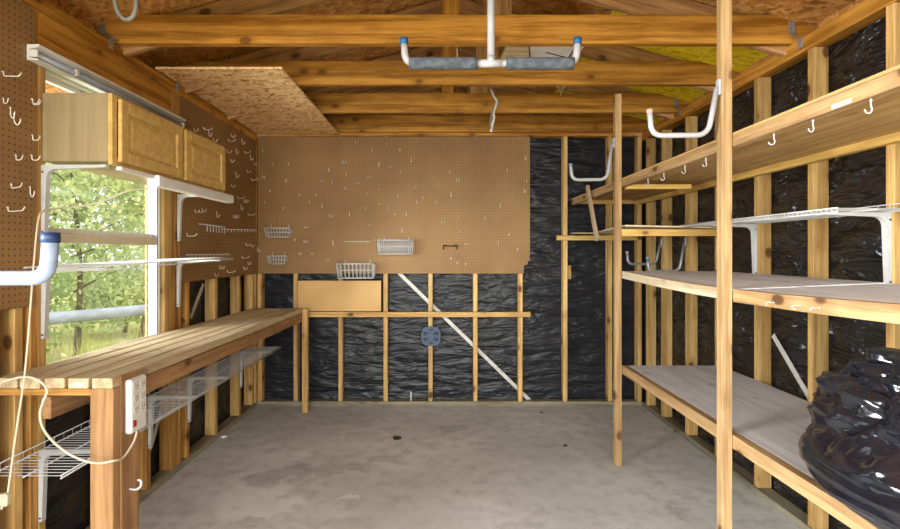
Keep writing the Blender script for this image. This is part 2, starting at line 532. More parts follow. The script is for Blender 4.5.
def dup(root, loc=None, rot=None, label=None, cat=None, group=None):
    r = root.copy(); COL.objects.link(r)
    if loc is not None: r.location = loc
    if rot is not None: r.rotation_euler = rot
    if label: r['label'] = label
    if group: r['group'] = group
    for ch in list(root.children):
        c = ch.copy(); COL.objects.link(c); c.parent = r
        for g in list(ch.children):
            d = g.copy(); COL.objects.link(d); d.parent = c
    return r
def smooth_path(pts, n=6):
    P = [Vector(p) for p in pts]
    out = []
    for i in range(len(P) - 1):
        p0, p1, p2, p3 = P[max(i - 1, 0)], P[i], P[i + 1], P[min(i + 2, len(P) - 1)]
        for k in range(n):
            t = k / n
            out.append(0.5 * ((2 * p1) + (p2 - p0) * t + (2 * p0 - 5 * p1 + 4 * p2 - p3) * t * t + (3 * p1 - p0 - 3 * p2 + p3) * t ** 3))
    out.append(P[-1])
    return out
def round_path(pts, r, n=6):
    """polyline with rounded corners."""
    P = [Vector(p) for p in pts]
    out = [P[0]]
    for i in range(1, len(P) - 1):
        a = (P[i - 1] - P[i]); b = (P[i + 1] - P[i])
        k = min(r, a.length * .48, b.length * .48)
        s, e = P[i] + a.normalized() * k, P[i] + b.normalized() * k
        for j in range(n + 1):
            t = j / n
            out.append(s * (1 - t) ** 2 + P[i] * 2 * t * (1 - t) + e * t * t)
    out.append(P[-1])
    return out
F_ = 486.0
def at(px, py, y):
    """a point seen at (px, py) that stands y metres into the shed."""
    return Vector(((px - 442) / F_ * y, y, 1.39 - (py - 252) / F_ * y))
def onx(px, py, x):
    """a point on the wall plane X = x."""
    y = F_ * x / (px - 442)
    return Vector((x, y, 1.39 - (py - 252) / F_ * y))

XL, XR, YB = -1.671, 1.807, 4.39           # inner faces of the studs
XLS, XRS, YBS = XL - .089, XR + .089, YB + .089
Y0 = -0.7                                  # front opening
PL = 2.39                                  # underside of the top plates
JB = 2.466                                 # underside of the joists
RIDGE_X, RIDGE_Z, PITCH = 0.068, 3.07, 0.28

# ------------------------------------------------------------------ the shell
fl = struct(obj('floor', MB().box(XLS - .05, XRS + .05, Y0 - .2, YBS + .05, -0.12, 0.0), M['concrete']))

def slope_z(x):
    return RIDGE_Z - PITCH * abs(x - RIDGE_X)
mb = MB()
mb.prism([(XLS, 0), (XRS, 0), (XRS, slope_z(XRS) - .02), (RIDGE_X, RIDGE_Z - .02), (XLS, slope_z(XLS) - .02)], 'y', YBS + .012, YBS + .024)
wall_back = struct(obj('wall_back', mb, M['osb_dark']))
mb = MB().box(XRS + .012, XRS + .024, Y0, YBS + .02, 0, slope_z(XRS + .024) - .001)
wall_right = struct(obj('wall_right', mb, M['osb_dark']))
WY0, WY1, WZ0, WZ1 = 2.052, 2.92, 0.862, 2.19
mb = MB()
for (a, b, c, d) in ((.90, WY0, 0, 2.552), (Y0, .90, 2.1, 2.552), (WY1, YBS + .02, 0, 2.552), (WY0, WY1, 0, WZ0), (WY0, WY1, WZ1, 2.552)):  # near stretch stays open below: unseen gap added for the side lamp
    mb.box(XLS - .024, XLS - .012, a, b, c, d)
wall_left = struct(obj('wall_left', mb, M['osb_dark']))

def wrap_sheet(name, origin, ux, L, z0, z1, nrm, parent, seed, holes=(), amp=1.0, fold=0.0):
    """wrinkled plastic sheet, 12 mm thick at its swells."""
    ux, nrm, origin = Vector(ux), Vector(nrm), Vector(origin)
    st = 0.017
    nx, nz = int(L / st) + 1, int((z1 - z0) / st) + 1
    m = MB(); V = []; F = []
    for j in range(nz + 1):
        for i in range(nx + 1):
            s, z = L * i / nx, z0 + (z1 - z0) * j / nz
            q = noise.noise(Vector((s * 1.1 + seed, z * 1.6, 0)))
            h = 0.010 * noise.noise(Vector((s * 3.2 + seed, z * 11 + q * 3, 1)))
            h += 0.006 * (1 - 2 * abs(noise.noise(Vector((s * 4.5 + seed, z * 15 + q * 4, 7)))))
            h += 0.004 * noise.noise(Vector((s * 12 + seed, z * 26, 3))) + 0.005 * noise.noise(Vector((s * 7 + z * 5 + seed, z * 7, 9)))
            h += 0.0045 * (1 - 2 * abs(noise.noise(Vector((s * 8 + seed, z * 19 + q * 3, 5)))))
            h = h * amp + fold * (1 - 2 * abs(noise.noise(Vector((s * 7 + z * 4 + seed, z * 13 + q * 2, 15)))))
            h = max(-0.0115, min(0.0115, h - .004))
            V.append(origin + ux * s + Vector((0, 0, z)) + nrm * h)
    for j in range(nz):
        for i in range(nx):
            s, z = L * (i + .5) / nx, z0 + (z1 - z0) * (j + .5) / nz
            if any(a < s < b and c < z < d for a, b, c, d in holes):
                continue
            k = j * (nx + 1) + i
            F.append((k, k + 1, k + nx + 2, k + nx + 1))
    m.add(V, F, True)
    return obj(name, m, M['wrap_loose' if fold else 'wrap'], parent)
wrap_sheet('house_wrap', (XLS, YBS - .001, 0), (1, 0, 0), XRS - XLS, .0, 2.46, (0, -1, 0), wall_back, 3.1, amp=.4)
wrap_sheet('house_wrap', (XRS - .001, 0.2, 0), (0, 1, 0), YBS - .2, .0, 2.46, (-1, 0, 0), wall_right, 11.7, amp=.8, fold=.009)
wrap_sheet('house_wrap', (XLS + .001, 0.95, 0), (0, 1, 0), YBS - .95, .0, 2.46, (1, 0, 0), wall_left, 23.3,
           holes=((WY0 - .95 - .03, WY1 - .95 + .03, WZ0 - .03, WZ1 + .03),))

# wall framing: every stud, plate and header is a part of its wall
for i, x in enumerate((-1.648, -1.323, -0.917, -0.510, -0.104, 0.302, 0.709, 1.115, 1.520, 1.786)):
    bx('stud', x - .019, x + .019, YB, YBS - .013, .041, 2.435, 'stud', wall_back)
bx('sill_plate', XL, XR, YB - .004, YBS - .013, 0.002, .04, 'sill_plate', wall_back)
bx('top_plate', XL, XR, YB + .001, YBS - .013, 2.436, 2.478, 'joist', wall_back)
for y in (4.31, 4.01, 3.614, 3.222, 2.815, 2.403, 1.98, 1.575, 1.17, .765, .36):
    bx('stud', XR, XRS - .013, y - .038, y, .041, PL - .001, 'stud', wall_right)
bx('sill_plate', XR - .004, XRS - .013, .2, YB - .006, .002, .04, 'sill_plate', wall_right)
bx('top_plate', XR - .002, XRS - .013, .2, YB - .002, PL, PL + .074, 'joist', wall_right)
def lstud(y0, y1, z0=.041, z1=PL - .001, mat='left_frame'):
    return bx('stud', XLS + .013, XL, y0, y1, z0, z1, mat, wall_left)
for y in (4.352, 4.285, 4.003, 3.579): lstud(y, y + .038, mat='stud')
lstud(3.178, 3.216); lstud(3.001, 3.038); lstud(3.04, 3.078); lstud(3.08, 3.118)
lstud(WY1 + .005, 2.998, .86, 2.2, 'stud')
lstud(2.75, 2.788, z1=.82); lstud(2.41, 2.448, z1=.82)
lstud(2.012, 2.05, z1=2.2, mat='stud'); lstud(1.973, 2.011); lstud(1.90, 1.938, mat='stud'); lstud(1.80, 1.838)
for y in (1.42, .95): lstud(y, y + .038)
bx('window_sill_board', XLS + .013, XL, 2.055, 2.92, .822, .858, 'left_frame', wall_left)
bx('window_header', XLS + .013, XL, 2.013, 3.0, 2.202, PL - .002, 'joist', wall_left)
bx('sill_plate', XLS + .013, XL + .004, .95, YB - .006, .002, .04, 'sill_plate', wall_left)
bx('top_plate', XLS + .013, XL + .002, .2, YB - .002, PL, PL + .06, 'joist', wall_left)

# let-in metal braces behind the studs
def brace(name, a, b, nrm, parent):
    o = board(name, a, b, .032, .003, 'strap_metal', parent, nrm, 0)
    o['label'] = 'pale metal brace strip'
    return o
brace('diagonal_brace', at(397, 271, 4.452), at(532, 402.5, 4.452), (0, 1, 0), wall_back)
brace('diagonal_brace', onx(773, 335, 1.872), onx(812, 402, 1.872), (1, 0, 0), wall_right)
brace('diagonal_brace', onx(203.5, 284, -1.735), onx(190.5, 318, -1.735), (1, 0, 0), wall_left)
brace('diagonal_brace', onx(163, 405, -1.735), onx(150, 450, -1.735), (1, 0, 0), wall_left)

# roof: sheathing as the ceiling, trusses as its parts
mb = MB()
for s in (-1, 1):
    xe = RIDGE_X + (s * 2.2 if s > 0 else -2.58)
    mb.prism([(RIDGE_X, RIDGE_Z), (xe, slope_z(xe)), (xe, slope_z(xe) + .016), (RIDGE_X, RIDGE_Z + .016)], 'y', Y0, YBS + .25)
ceiling = struct(obj('ceiling', mb, M['osb_dark']))
mb = MB()
for s in (-1, 1):
    xe = RIDGE_X + (s * 2.25 if s > 0 else -2.63)
    mb.prism([(RIDGE_X, RIDGE_Z + .018), (xe, slope_z(xe) + .018), (xe, slope_z(xe) + .03), (RIDGE_X, RIDGE_Z + .03)], 'y', Y0 - .05, YBS + .3)
obj('roof_covering', mb, M['shingle'], ceiling)
mb = MB()
x0, x1 = 1.0, 1.93
mb.prism([(x0, slope_z(x0) - .012), (x1, slope_z(x1) - .012), (x1, slope_z(x1) - .002), (x0, slope_z(x0) - .002)], 'y', 2.60, 4.40)
wobj('yellow_sheathing_panel', mb, M['osb_yellow'], ceiling)['label'] = 'yellow roof board near the eave'
JY = (4.345, 3.745, 3.118, 2.507, 1.897, 1.285, .675, .065)
for y in JY:
    yb = y + .038
    m = MB().prism([(-1.86, JB), (1.99, JB), (1.99, JB + .06), (1.95, JB + .148), (-1.82, JB + .148), (-1.86, JB + .06)], 'y', y, yb)
    # grain along x already
    wobj('ceiling_joist', m, M['joist'], ceiling)
    for s in (-1, 1):
        xe, xi = RIDGE_X + s * 2.1, RIDGE_X + s * .02
        dz = .073
        board('rafter', (xe, y + .057, slope_z(xe) - dz - .016), (xi, y + .057, slope_z(xi) - dz - .016), .036, .138, 'rafter', ceiling)
    bx('king_post', 0.0, .089, y + .002, y + .036, JB + .149, RIDGE_Z - .17, 'joist', ceiling)
    bx('truss_web', .22, .36, y + .002, y + .036, JB + .149, RIDGE_Z - .20, 'rafter', ceiling)

# floor outside and greenery
gr = struct(obj('ground_outside', MB().box(-40, 40, -30, 40, -.4, -.13), M['ground']))

# ------------------------------------------------------------------ window
win = struct(thing('window_1', 'white vinyl single-hung window', 'window', (-1.71, 2.5, WZ0)))
del win['category']; del win['label']
mb = MB()
FX0, FX1 = -1.752, -1.690
t_ = .02
mb.box(FX0, FX1, WY0 + .002, WY0 + .002 + t_, WZ0 + .001, WZ1 - .002, .003)
mb.box(FX0, FX1, WY1 - .002 - t_, WY1 - .002, WZ0 + .001, WZ1 - .002, .003)
mb.box(FX0, FX1, WY0 + .022, WY1 - .022, WZ1 - .03, WZ1 - .002, .003)
mb.box(FX0, FX1, WY0 + .022, WY1 - .022, WZ0 + .001, WZ0 + .02, .003)
wobj('window_frame', mb, M['vinyl'], win)
ya, yb = WY0 + .023, WY1 - .023
def sash(x0, x1, z0, z1, mat, nm, top, bot):
    m = MB()
    m.box(x0, x1, ya, ya + .012, z0, z1, .002); m.box(x0, x1, yb - .010, yb, z0, z1, .002)
    m.box(x0, x1, ya + .012, yb - .010, z1 - top, z1, .002); m.box(x0, x1, ya + .012, yb - .010, z0, z0 + bot, .002)
    s = wobj(nm, m, M[mat], win)
    wobj('pane', MB().box((x0 + x1) / 2 - .002, (x0 + x1) / 2 + .002, ya + .013, yb - .011, z0 + bot + .001, z1 - top - .001), M['glass'], s)
    return s
sash(-1.748, -1.722, 1.462, WZ1 - .032, 'vinyl', 'upper_sash', .02, .035)
sash(-1.7195, -1.698, WZ0 + .021, 1.475, 'cream_paint', 'lower_sash', .045, .02)
bx('sash_stop', -1.7205, -1.692, yb - .012, yb - .001, WZ0 + .03, WZ1 - .035, 'grey_metal', win)

# ------------------------------------------------------------------ pegboards and boards on the walls
def pegboard(name, label, L, H, mw, mat='peg', notch=False):
    m = MB()
    if notch:
        m.prism([(0, 0), (L - .055, 0), (L - .055, .07), (L - .02, .085), (L - .02, .11), (L, .115), (L, H), (0, H)], 'y', 0, .006)
    else:
        m.box(0, L, 0, .006, 0, H)
    o = obj(name, m, M[mat], None, mw)
    return tag(o, label, 'pegboard')
pegboard('pegboard', 'large brown pegboard covering the upper back wall', 2.455, 1.235, Matrix.Translation((-1.662, YB - .0075, 1.195)), notch=True)
Rz = Matrix.Rotation(PI / 2, 4, 'Z')
pegboard('pegboard', 'brown corner pegboard between the window and the back wall', 1.26, 1.19, Matrix.Translation((-1.6635, 3.085, 1.195)) @ Rz)
pegboard('pegboard', 'near brown pegboard on the doorway side of the window', 1.04, 1.21, Matrix.Translation((-1.6635, .95, 1.17)) @ Rz)
# small one under the big board
p = pegboard('pegboard', 'small pale pegboard strip under the large brown one', .75, .275, Matrix.Translation((-1.30, YB - .0075, .856)), 'peg_light')
tag(bx('wall_rail', -1.203, .792, YB - .045, YB - .0095, .808, .852, 'stud'), 'horizontal wooden rail nailed across the back wall studs', 'rail')
tag(bx('wood_block', 1.136, 1.17, YB + .01, YB + .055, 1.145, 1.27, 'stud'), 'small wood block beside the stud right of the pegboard', 'wood block')
tag(obj('loft_panel', MB().box(-.367, .367, -.78, .78, -.006, .006), M['osb'], None, Matrix.Translation((-1.297, 3.60, 2.4585))), 'strand board panel nailed under the joists in the back corner', 'board')

# ------------------------------------------------------------------ workbench
bench = thing('workbench', 'long slatted wooden workbench under the window', 'workbench', (-1.43, 3.0, 0))
zt = lambda y: .925 - (y - 1.787) * (.026 / 2.44)
edges = (-1.205, -1.295, -1.384, -1.473, -1.561, -1.652)
ends = (1.787, 1.788, 1.790, 1.787, 1.792)
for i in range(5):
    xa, xb = edges[i + 1] + .0075, edges[i] - .0075
    s = board('top_slat', ((xa + xb) / 2, ends[i], zt(1.787) - .019), ((xa + xb) / 2, 4.25, zt(4.25) - .019), xb - xa, .038, 'bench_top', bench)
    if i == 1:
        wobj('sticker', MB().box(-1.352, -1.322, 1.7855, 1.7875, .893, .912), M['label'], s)
board('apron', (-1.226, 1.938, zt(1.938) - .0745), (-1.226, 4.18, zt(4.18) - .0745), .038, .071, 'bench', bench)
bx('corner_post', -1.294, -1.2095, 1.787, 1.825, .002, .886, 'bench', bench)
bx('corner_post', -1.2475, -1.2055, 1.8265, 1.936, .002, .9235, 'bench', bench)
bx('leg', -1.208, -1.158, 4.19, 4.228, .002, .897, 'stud', bench)
bx('end_ledger', -1.652, -1.296, 1.793, 1.812, .860, .885, 'left_frame', bench)
board('support_rail', (-1.50, 1.84, .80), (-1.47, 4.1, .79), .038, .085, 'bench', bench)
for y in (2.2, 3.2, 4.05):
    bx('cross_rail', -1.655, -1.25, y, y + .036, zt(y) - .038 - .042, zt(y) - .0395, 'bench', bench)

# power strip on the bench post
ps = thing('power_strip', 'white six-outlet power strip screwed to the workbench post', 'power strip', (-1.2045, 1.9, .70))
m = MB().box(-1.2045, -1.178, 1.843, 1.940, .697, .903, .006)
wobj('body', m, M['white_plastic'], ps)
for r in range(3):
    for c in range(2):
        yc, zc = 1.874 + c * .040, .872 - r * .044
        m = MB().box(-1.1785, -1.1765, yc - .017, yc + .017, zc - .017, zc + .017, .0015)
        ot = wobj('outlet', m, M['outlet'], ps)
        for dy in (-.006, .006):
            wobj('slot', MB().box(-1.1768, -1.1760, yc + dy - .0014, yc + dy + .0014, zc - .002, zc + .008), M['pad_dark'], ot)
        wobj('ground_hole', MB().box(-1.1768, -1.1760, yc - .002, yc + .002, zc - .011, zc - .007), M['pad_dark'], ot)
sw = wobj('switch', MB().box(-1.1785, -1.172, 1.851, 1.867, .722, .745, .002), M['red_plastic'], ps)
yb_ = 1.74
loop = [Vector((-1.19, 1.895, .692)), Vector((-1.186, 1.87, .660)), Vector((-1.18, 1.80, .630))] + [at(px, py, yb_) for px, py in ((112, 461), (95, 463), (75, 457), (57, 445), (44, 430), (40, 415), (43, 402), (47, 391), (41, 382), (28, 377), (12, 379), (-4, 386), (-26, 410))]
wobj('power_cord', MB().tube(smooth_path(loop), .0042, 8), M['cord'], ps)['label'] = 'cream cord looping past the bench post'

# ------------------------------------------------------------------ brackets and wire shelves
def bracket_mesh():
    """wall leg down at u=0, arm out along +u; extruded along y."""
    L, A = .295, .27
    out = [(0, 0), (A, 0), (A, -.010), (.06, -.018)]
    for k in range(6):
        a = PI / 2 + (PI / 2) * k / 5
        out.append((.06 - .038 * math.sin(a - PI / 2), -.018 - .038 * (1 - math.cos(a - PI / 2))))
    out += [(.013, -L), (0, -L)]
    return out
def make_bracket(parent=None, loc=(0, 0, 0), side=1, name='bracket'):
    """side=1: arm runs to +x from the left wall; -1: to -x from the right wall."""
    poly = bracket_mesh()
    if side < 0: poly = [(-u, v) for u, v in poly][::-1]
    m = MB().prism(poly, 'y', -.011, .011)
    o = obj(name, m, M['white_metal'], parent, Matrix.Translation(loc))
    for z in (-.03, -.28):
        x = side * .0065
        m2 = MB().tube([(x, -.0135, z), (x, -.0105, z)], .004, 8)
        obj('screw', m2, M['dark_metal'], o, Matrix.Translation(loc))
    return o
def wire_shelf(label, x_back, x_front, y0, y1, z, group=None, lip=.014, back=True, tilt=0.0):
    sh = thing('wire_shelf', label, 'shelf', (x_back, (y0 + y1) / 2, z), group)
    s = 1 if x_front > x_back else -1
    Z = lambda y: z + tilt * (y - (y0 + y1) / 2)
    m = MB()
    n = int((y1 - y0) / .0254)
    for i in range(n + 1):
        y = y0 + (y1 - y0) * i / n
        P = [(x_back, y, Z(y)), (x_front, y, Z(y)), (x_front, y, Z(y) - lip)]
        if back and i % 2 == 0: P = [(x_back + s * .004, y, Z(y) + .024), (x_back + s * .004, y, Z(y))] + P[1:]
        m.tube(P, .0015, 4, cap=False)
    wobj('wire_deck', m, M['white_metal'], sh)
    rods = [(x_back + s * .004, -.004, .003), (x_front, .002, .003), (x_front, -lip, .003), ((x_back + x_front) / 2, -.004, .003)]
    if back: rods.append((x_back + s * .004, .024, .0022))
    for x, dz, r in rods:
        wobj('rod', MB().tube([(x, y0 - .004, Z(y0) + dz), (x, y1 + .004, Z(y1) + dz)], r, 6), M['white_metal'], sh)
    return sh
ZW = 1.345
s1 = wire_shelf('white wire shelf running across the window', -1.660, -1.37, 1.93, 3.18, ZW - .003, back=False, tilt=.018)
for y in (2.034, 3.055): make_bracket(s1, (-1.6695 if y < 2.5 else -1.6625, y, ZW - (.021 if y < 2.5 else .004)), 1)
s2 = wire_shelf('long white wire shelf beneath the slatted workbench', -1.660, -1.385, 1.77, 4.175, .575, lip=.008)
for y in (2.02, 2.77, 3.196, 4.02): make_bracket(s2, (-1.668, y, .575 - .006), 1)
s3 = wire_shelf('white wire shelf bracketed to the studs above the middle plywood shelf', 1.80, 1.50, 1.846, 3.055, 1.556)
for y in (1.962, 2.796): make_bracket(s3, (1.8055, y, 1.55), -1)

# ------------------------------------------------------------------ upper cabinet, lights, near the window
cab = thing('wall_cabinet', 'honey wood wall cabinet with two doors above the window', 'cabinet', (-1.52, 2.55, 1.753))
CX0, CX1, CY0, CY1, CZ0, CZ1 = -1.664, -1.392, 2.022, 3.06, 1.755, 2.052
board('carcass', ((CX0 + CX1) / 2, (CY0 + CY1) / 2, CZ0 + .012), ((CX0 + CX1) / 2, (CY0 + CY1) / 2, CZ1), CX1 - CX0, CY1 - CY0, 'maple', cab, (0, 1, 0))
m = MB()
ff = CX1 + .001
for (a, b, c, d) in ((CY0, CY0 + .03, CZ0, CZ1), (CY1 - .03, CY1, CZ0, CZ1), (2.54, 2.572, CZ0 + .03, CZ1 - .025), (CY0 + .03, CY1 - .03, CZ0, CZ0 + .03), (CY0 + .03, CY1 - .03, CZ1 - .025, CZ1)):
    m.box(ff, ff + .019, a, b, c, d, .001)
wobj('face_frame', m, M['door_wood'], cab)
for (a, b) in ((2.054, 2.540), (2.572, 3.040)):
    m = MB(); x0 = ff + .0195; x1 = x0 + .018; z0, z1 = CZ0 + .016, CZ1 - .014; w = .05
    m.box(x0, x1, a, a + w, z0, z1, .003); m.box(x0, x1, b - w, b, z0, z1, .003)
    m.box(x0, x1, a + w, b - w, z0, z0 + w, .003); m.box(x0, x1, a + w, b - w, z1 - w, z1, .003)
    d = wobj('door', m, M['door_wood'], cab)
    A = [(x0 + .005, a + w, z0 + w), (x0 + .005, b - w, z0 + w), (x0 + .005, b - w, z1 - w), (x0 + .005, a + w, z1 - w)]
    k = .032
    B = [(x0 + .015, a + w + k, z0 + w + k), (x0 + .015, b - w - k, z0 + w + k), (x0 + .015, b - w - k, z1 - w - k), (x0 + .015, a + w + k, z1 - w - k)]
    C_ = [(x0 + .002, q[1], q[2]) for q in A]
    m = MB().add(A + B + C_, [(4, 5, 6, 7)] + [(i, (i + 1) % 4, 4 + (i + 1) % 4, 4 + i) for i in range(4)] + [(8, 11, 10, 9)] + [(8 + i, 8 + (i + 1) % 4, (i + 1) % 4, i) for i in range(4)])
    wobj('raised_panel', m, M['door_wood'], d)
for y, lab in ((2.034, 'white shelf bracket holding up the near end of the wall cabinet'), (3.062, 'white shelf bracket under the far end of the wall cabinet')):
    b = make_bracket(None, (-1.6695 if y < 2.5 else -1.6625, y, 1.7535), 1, 'shelf_bracket')
    tag(b, lab, 'bracket')

sl = thing('shop_light', 'long white fluorescent tube fixture mounted above the wall cabinet', 'light fixture', (-1.63, 2.47, 2.15))
LY0, LY1 = 1.945, 3.06
m = MB()
m.box(-1.662, -1.655, LY0, LY1, 2.160, 2.222)
m.prism([(-1.655, 2.222), (-1.612, 2.222), (-1.612, 2.212), (-1.655, 2.202)], 'y', LY0, LY1)
m.prism([(-1.655, 2.160), (-1.618, 2.157), (-1.618, 2.164), (-1.655, 2.170)], 'y', LY0, LY1)
wobj('housing', m, M['white_plastic'], sl)
wobj('tube', MB().tube([(-1.637, LY0 + .012, 2.186), (-1.637, LY1 - .012, 2.186)], .0115, 12), M['tube_glass'], sl)
for y in (LY0, LY1 - .008):
    wobj('end_socket', MB().box(-1.654, -1.620, y, y + .006, 2.172, 2.200), M['white_plastic'], sl)
wobj('tube_clip', MB().box(-1.654, -1.622, 2.16, 2.175, 2.172, 2.201), M['white_plastic'], sl)

ul = thing('undercabinet_light', 'white strip light under the front edge of the wall cabinet', 'light fixture', (-1.40, 2.7, 1.70))
m = MB().box(-1.388, -1.335, 2.33, 3.12, 1.703, 1.7525, .006)
wobj('housing', m, M['white_plastic'], ul)
wobj('end_cap', MB().box(-1.390, -1.333, 2.29, 2.329, 1.700, 1.7535, .004), M['lavender'], ul)
wobj('cable_cover', MB().box(-1.378, -1.352, 2.05, 2.289, 1.735, 1.7525, .003), M['white_plastic'], ul)
cord = [Vector((-1.39, 2.30, 1.69)), at(128, 191, 2.22), at(100, 202, 2.15), at(75, 207, 2.08), at(55, 208.5, 2.0), at(43, 211, 1.93), at(38, 222, 1.88), at(34, 262, 1.82), at(31, 300, 1.78), at(28, 340, 1.755), at(24, 380, 1.755), at(18, 420, 1.75), at(13, 455, 1.745), at(9, 485, 1.74), at(8, 492, 1.74)]
wobj('power_cord', MB().tube(smooth_path(cord), .0036, 8), M['cord'], ul)
pc = at(5, 501, 1.74)
wobj('plug', MB().box(pc.x - .016, pc.x + .014, pc.y - .012, pc.y + .012, pc.z - .018, pc.z + .028, .006).tube([pc + Vector((-.012, 0, -.03)), pc + Vector((-.01, 0, -.015))], .004, 6), M['cord'], ul)

# ------------------------------------------------------------------ shelving unit on the right wall
su = thing('shelving_unit', 'four-tier wooden shelving built along the right wall', 'shelves', (1.48, 2.5, 0))
PX0, PX1 = 1.124, 1.1655
bx('post', PX0, PX1, 1.95, 1.99, .002, 2.464, 'shelf_wood', su)
fp = bx('post', PX0, PX1, 3.15, 3.19, .002, 2.416, 'shelf_wood', su)
YN = .55
bx('front_rail', 1.1675, 1.203, YN, 4.38, 1.814, 1.8575, 'shelf_wood', su)
fr_ = [o for o in su.children if o.name.startswith('front_rail')][0]
wobj('price_sticker', MB().box(1.1665, 1.1674, 1.385, 1.455, 1.817, 1.829), M['label'], fr_)
bx('back_rail', 1.769, 1.806, YN, 4.385, 1.822, 1.8575, 'yellow_wood', su)
bx('end_rail', 1.205, 1.767, 4.35, 4.387, 1.822, 1.8575, 'stud', su)
bx('cross_rail', 1.20, 1.62, 3.152, 3.19, 1.80, 1.83, 'yellow_wood', su)
bx('upper_shelf', 1.168, 1.804, YN, 4.385, 1.8585, 1.870, 'tan_ply', su)
# thin warped shelf in the back corner
bx('cross_rail', 1.167, 1.804, 3.152, 3.19, 1.494, 1.538, 'yellow_wood', su)
bx('end_rail', 1.03, 1.783, 4.351, 4.389, 1.495, 1.538, 'yellow_wood', su)
def curved_deck(name, x0, x1, y0, y1, zf, zb, th, mat, n=24):
    V, F = [], []
    nx = 6
    for i in range(n + 1):
        y = y0 + (y1 - y0) * i / n
        for j in range(nx + 1):
            k = j / nx
            z = zf(y) * (1 - k) + zb(y) * k
            V.append((x0 + (x1 - x0) * k, y, z)); V.append((x0 + (x1 - x0) * k, y, z - th))
    R = 2 * (nx + 1)
    for i in range(n):
        for j in range(nx):
            a = i * R + j * 2
            F.append((a, a + 2, a + R + 2, a + R)); F.append((a + 1, a + R + 1, a + R + 3, a + 3))
        a = i * R; F.append((a, a + R, a + R + 1, a + 1))
        a = i * R + nx * 2; F.append((a, a + 1, a + R + 1, a + R))
    for i in (0, n):
        for j in range(nx):
            a = i * R + j * 2; F.append((a, a + 1, a + 3, a + 2))
    m = MB().add(V, F)
    # local x along the length, so that the grain follows it
    c = Vector(((x0 + x1) / 2, (y0 + y1) / 2, zb((y0 + y1) / 2)))
    R4 = Matrix.Rotation(PI / 2, 4, 'Z')
    mw = Matrix.Translation(c) @ R4
    inv = mw.inverted()
    m.v = [tuple(inv @ Vector(p)) for p in m.v]
    return obj(name, m, M[mat], su, mw)
wz = lambda y: 1.5495 + .012 * math.sin((y - 3.12) / 1.26 * PI * 2.0 + 2.6) * (1 if 3.3 < y < 4.2 else .3)
curved_deck('corner_shelf', 1.168, 1.80, 3.10, 4.384, lambda y: 1.553 + .010 * math.cos((y - 3.1) / 1.284 * 2 * PI), lambda y: 1.55, .009, 'pale_edge')
sag = lambda y: 1.266 - .026 * max(0, math.sin(PI * max(0, min(1, (3.15 - y) / 2.2))))
curved_deck('middle_shelf', 1.2045, 1.803, 1.972, 3.148, sag, lambda y: 1.266, .016, 'grey_ply')
curved_deck('middle_shelf', 1.2045, 1.803, YN, 1.945, sag, lambda y: 1.264, .016, 'grey_ply')
def rail_curve(name, x0, x1, y0, y1, zf, h, mat):
    return curved_deck(name, x0, x1, y0, y1, zf, zf, h, mat, 16)
rail_curve('front_rail', 1.167, 1.2035, 1.992, 3.148, lambda y: sag(y), .046, 'pale_edge')
rail_curve('front_rail', 1.167, 1.2035, YN, 1.948, lambda y: sag(y) + .0005, .050, 'shelf_wood')
bx('lower_shelf', 1.2045, 1.803, YN, 3.149, .638, .655, 'grey_ply', su)
bx('front_rail', 1.167, 1.2035, YN, 3.149, .600, .6555, 'shelf_wood', su)
for z0, z1 in ((.60, .637), (1.21, 1.247)):
    bx('ledger', 1.77, 1.806, YN, 3.147, z0, z1, 'stud', su)

tag(board('wood_stick', (1.136, 3.80, 1.905), (1.136, 3.56, 1.478), .024, .036, 'grey_wood', None, (0, 1, 0)), 'short grey stick nailed aslant between the top two shelves', 'stick')

# ------------------------------------------------------------------ hanging hooks
def util_hook(label, loc, cap, rod, group='bent storage hooks', z0=0.19, reach=.285):
    """origin at the wall face; arm runs to -x; stem up to z0."""
    o = thing('storage_hook', label, 'hook', loc, group)
    P = round_path([(-.014, 0, z0), (-.05, 0, 0.0), (-reach + .008, 0, -.002), (-reach, 0, .09)], .05, 8)
    mw = W[o.name]
    obj('rod', MB().tube(P, .0106, 12), rod, o, mw)
    e = P[-1]; dirv = (P[-1] - P[-2]).normalized()
    obj('tip_cap', MB().tube([e - dirv * .002, e + dirv * .014], .0124, 12), cap, o, mw)
    obj('mounting_tab', MB().box(-.012, 0, -.013, .013, z0 - .03, z0 + .035, .003), rod, o, mw)
    return o
util_hook('pale bent storage hook with pink tip on the near shelf post', (1.1235, 1.962, 1.862), M['pink_cap'], M['pvc_grey'])
util_hook('pale bent storage hook with blue-grey tip on the far shelf post', (1.1235, 3.165, 1.862), M['steelblue_cap'], M['pvc_grey'], z0=.235)
util_hook('metal storage hook under the corner shelf, nearest the back wall', (1.806, 3.99, 1.292), M['pink_cap'], M['grey_metal'], z0=.17)
util_hook('metal storage hook on the wall just above the middle shelf', (1.806, 3.595, 1.25), M['steelblue_cap'], M['grey_metal'], z0=.21)

# pale blue pipe arm on the near left wall
pa = thing('pipe_arm', 'pale blue pipe arm with navy cap reaching past the window', 'pipe rack', (-1.66, 1.1, 1.33))
P = round_path([(-1.655, 1.1, 1.329), (-.892, 1.1, 1.331), (-.886, 1.1, 1.412)], .07, 10)
wobj('pipe', MB().tube(P, .0165, 16), M['pvc'], pa)
wobj('end_cap', MB().tube([(-.886, 1.1, 1.411), (-.886, 1.1, 1.434)], .0185, 16), M['blue_cap'], pa)
wobj('wall_flange', MB().tube([(-1.6625, 1.1, 1.329), (-1.645, 1.1, 1.329)], .034, 16), M['pvc'], pa)

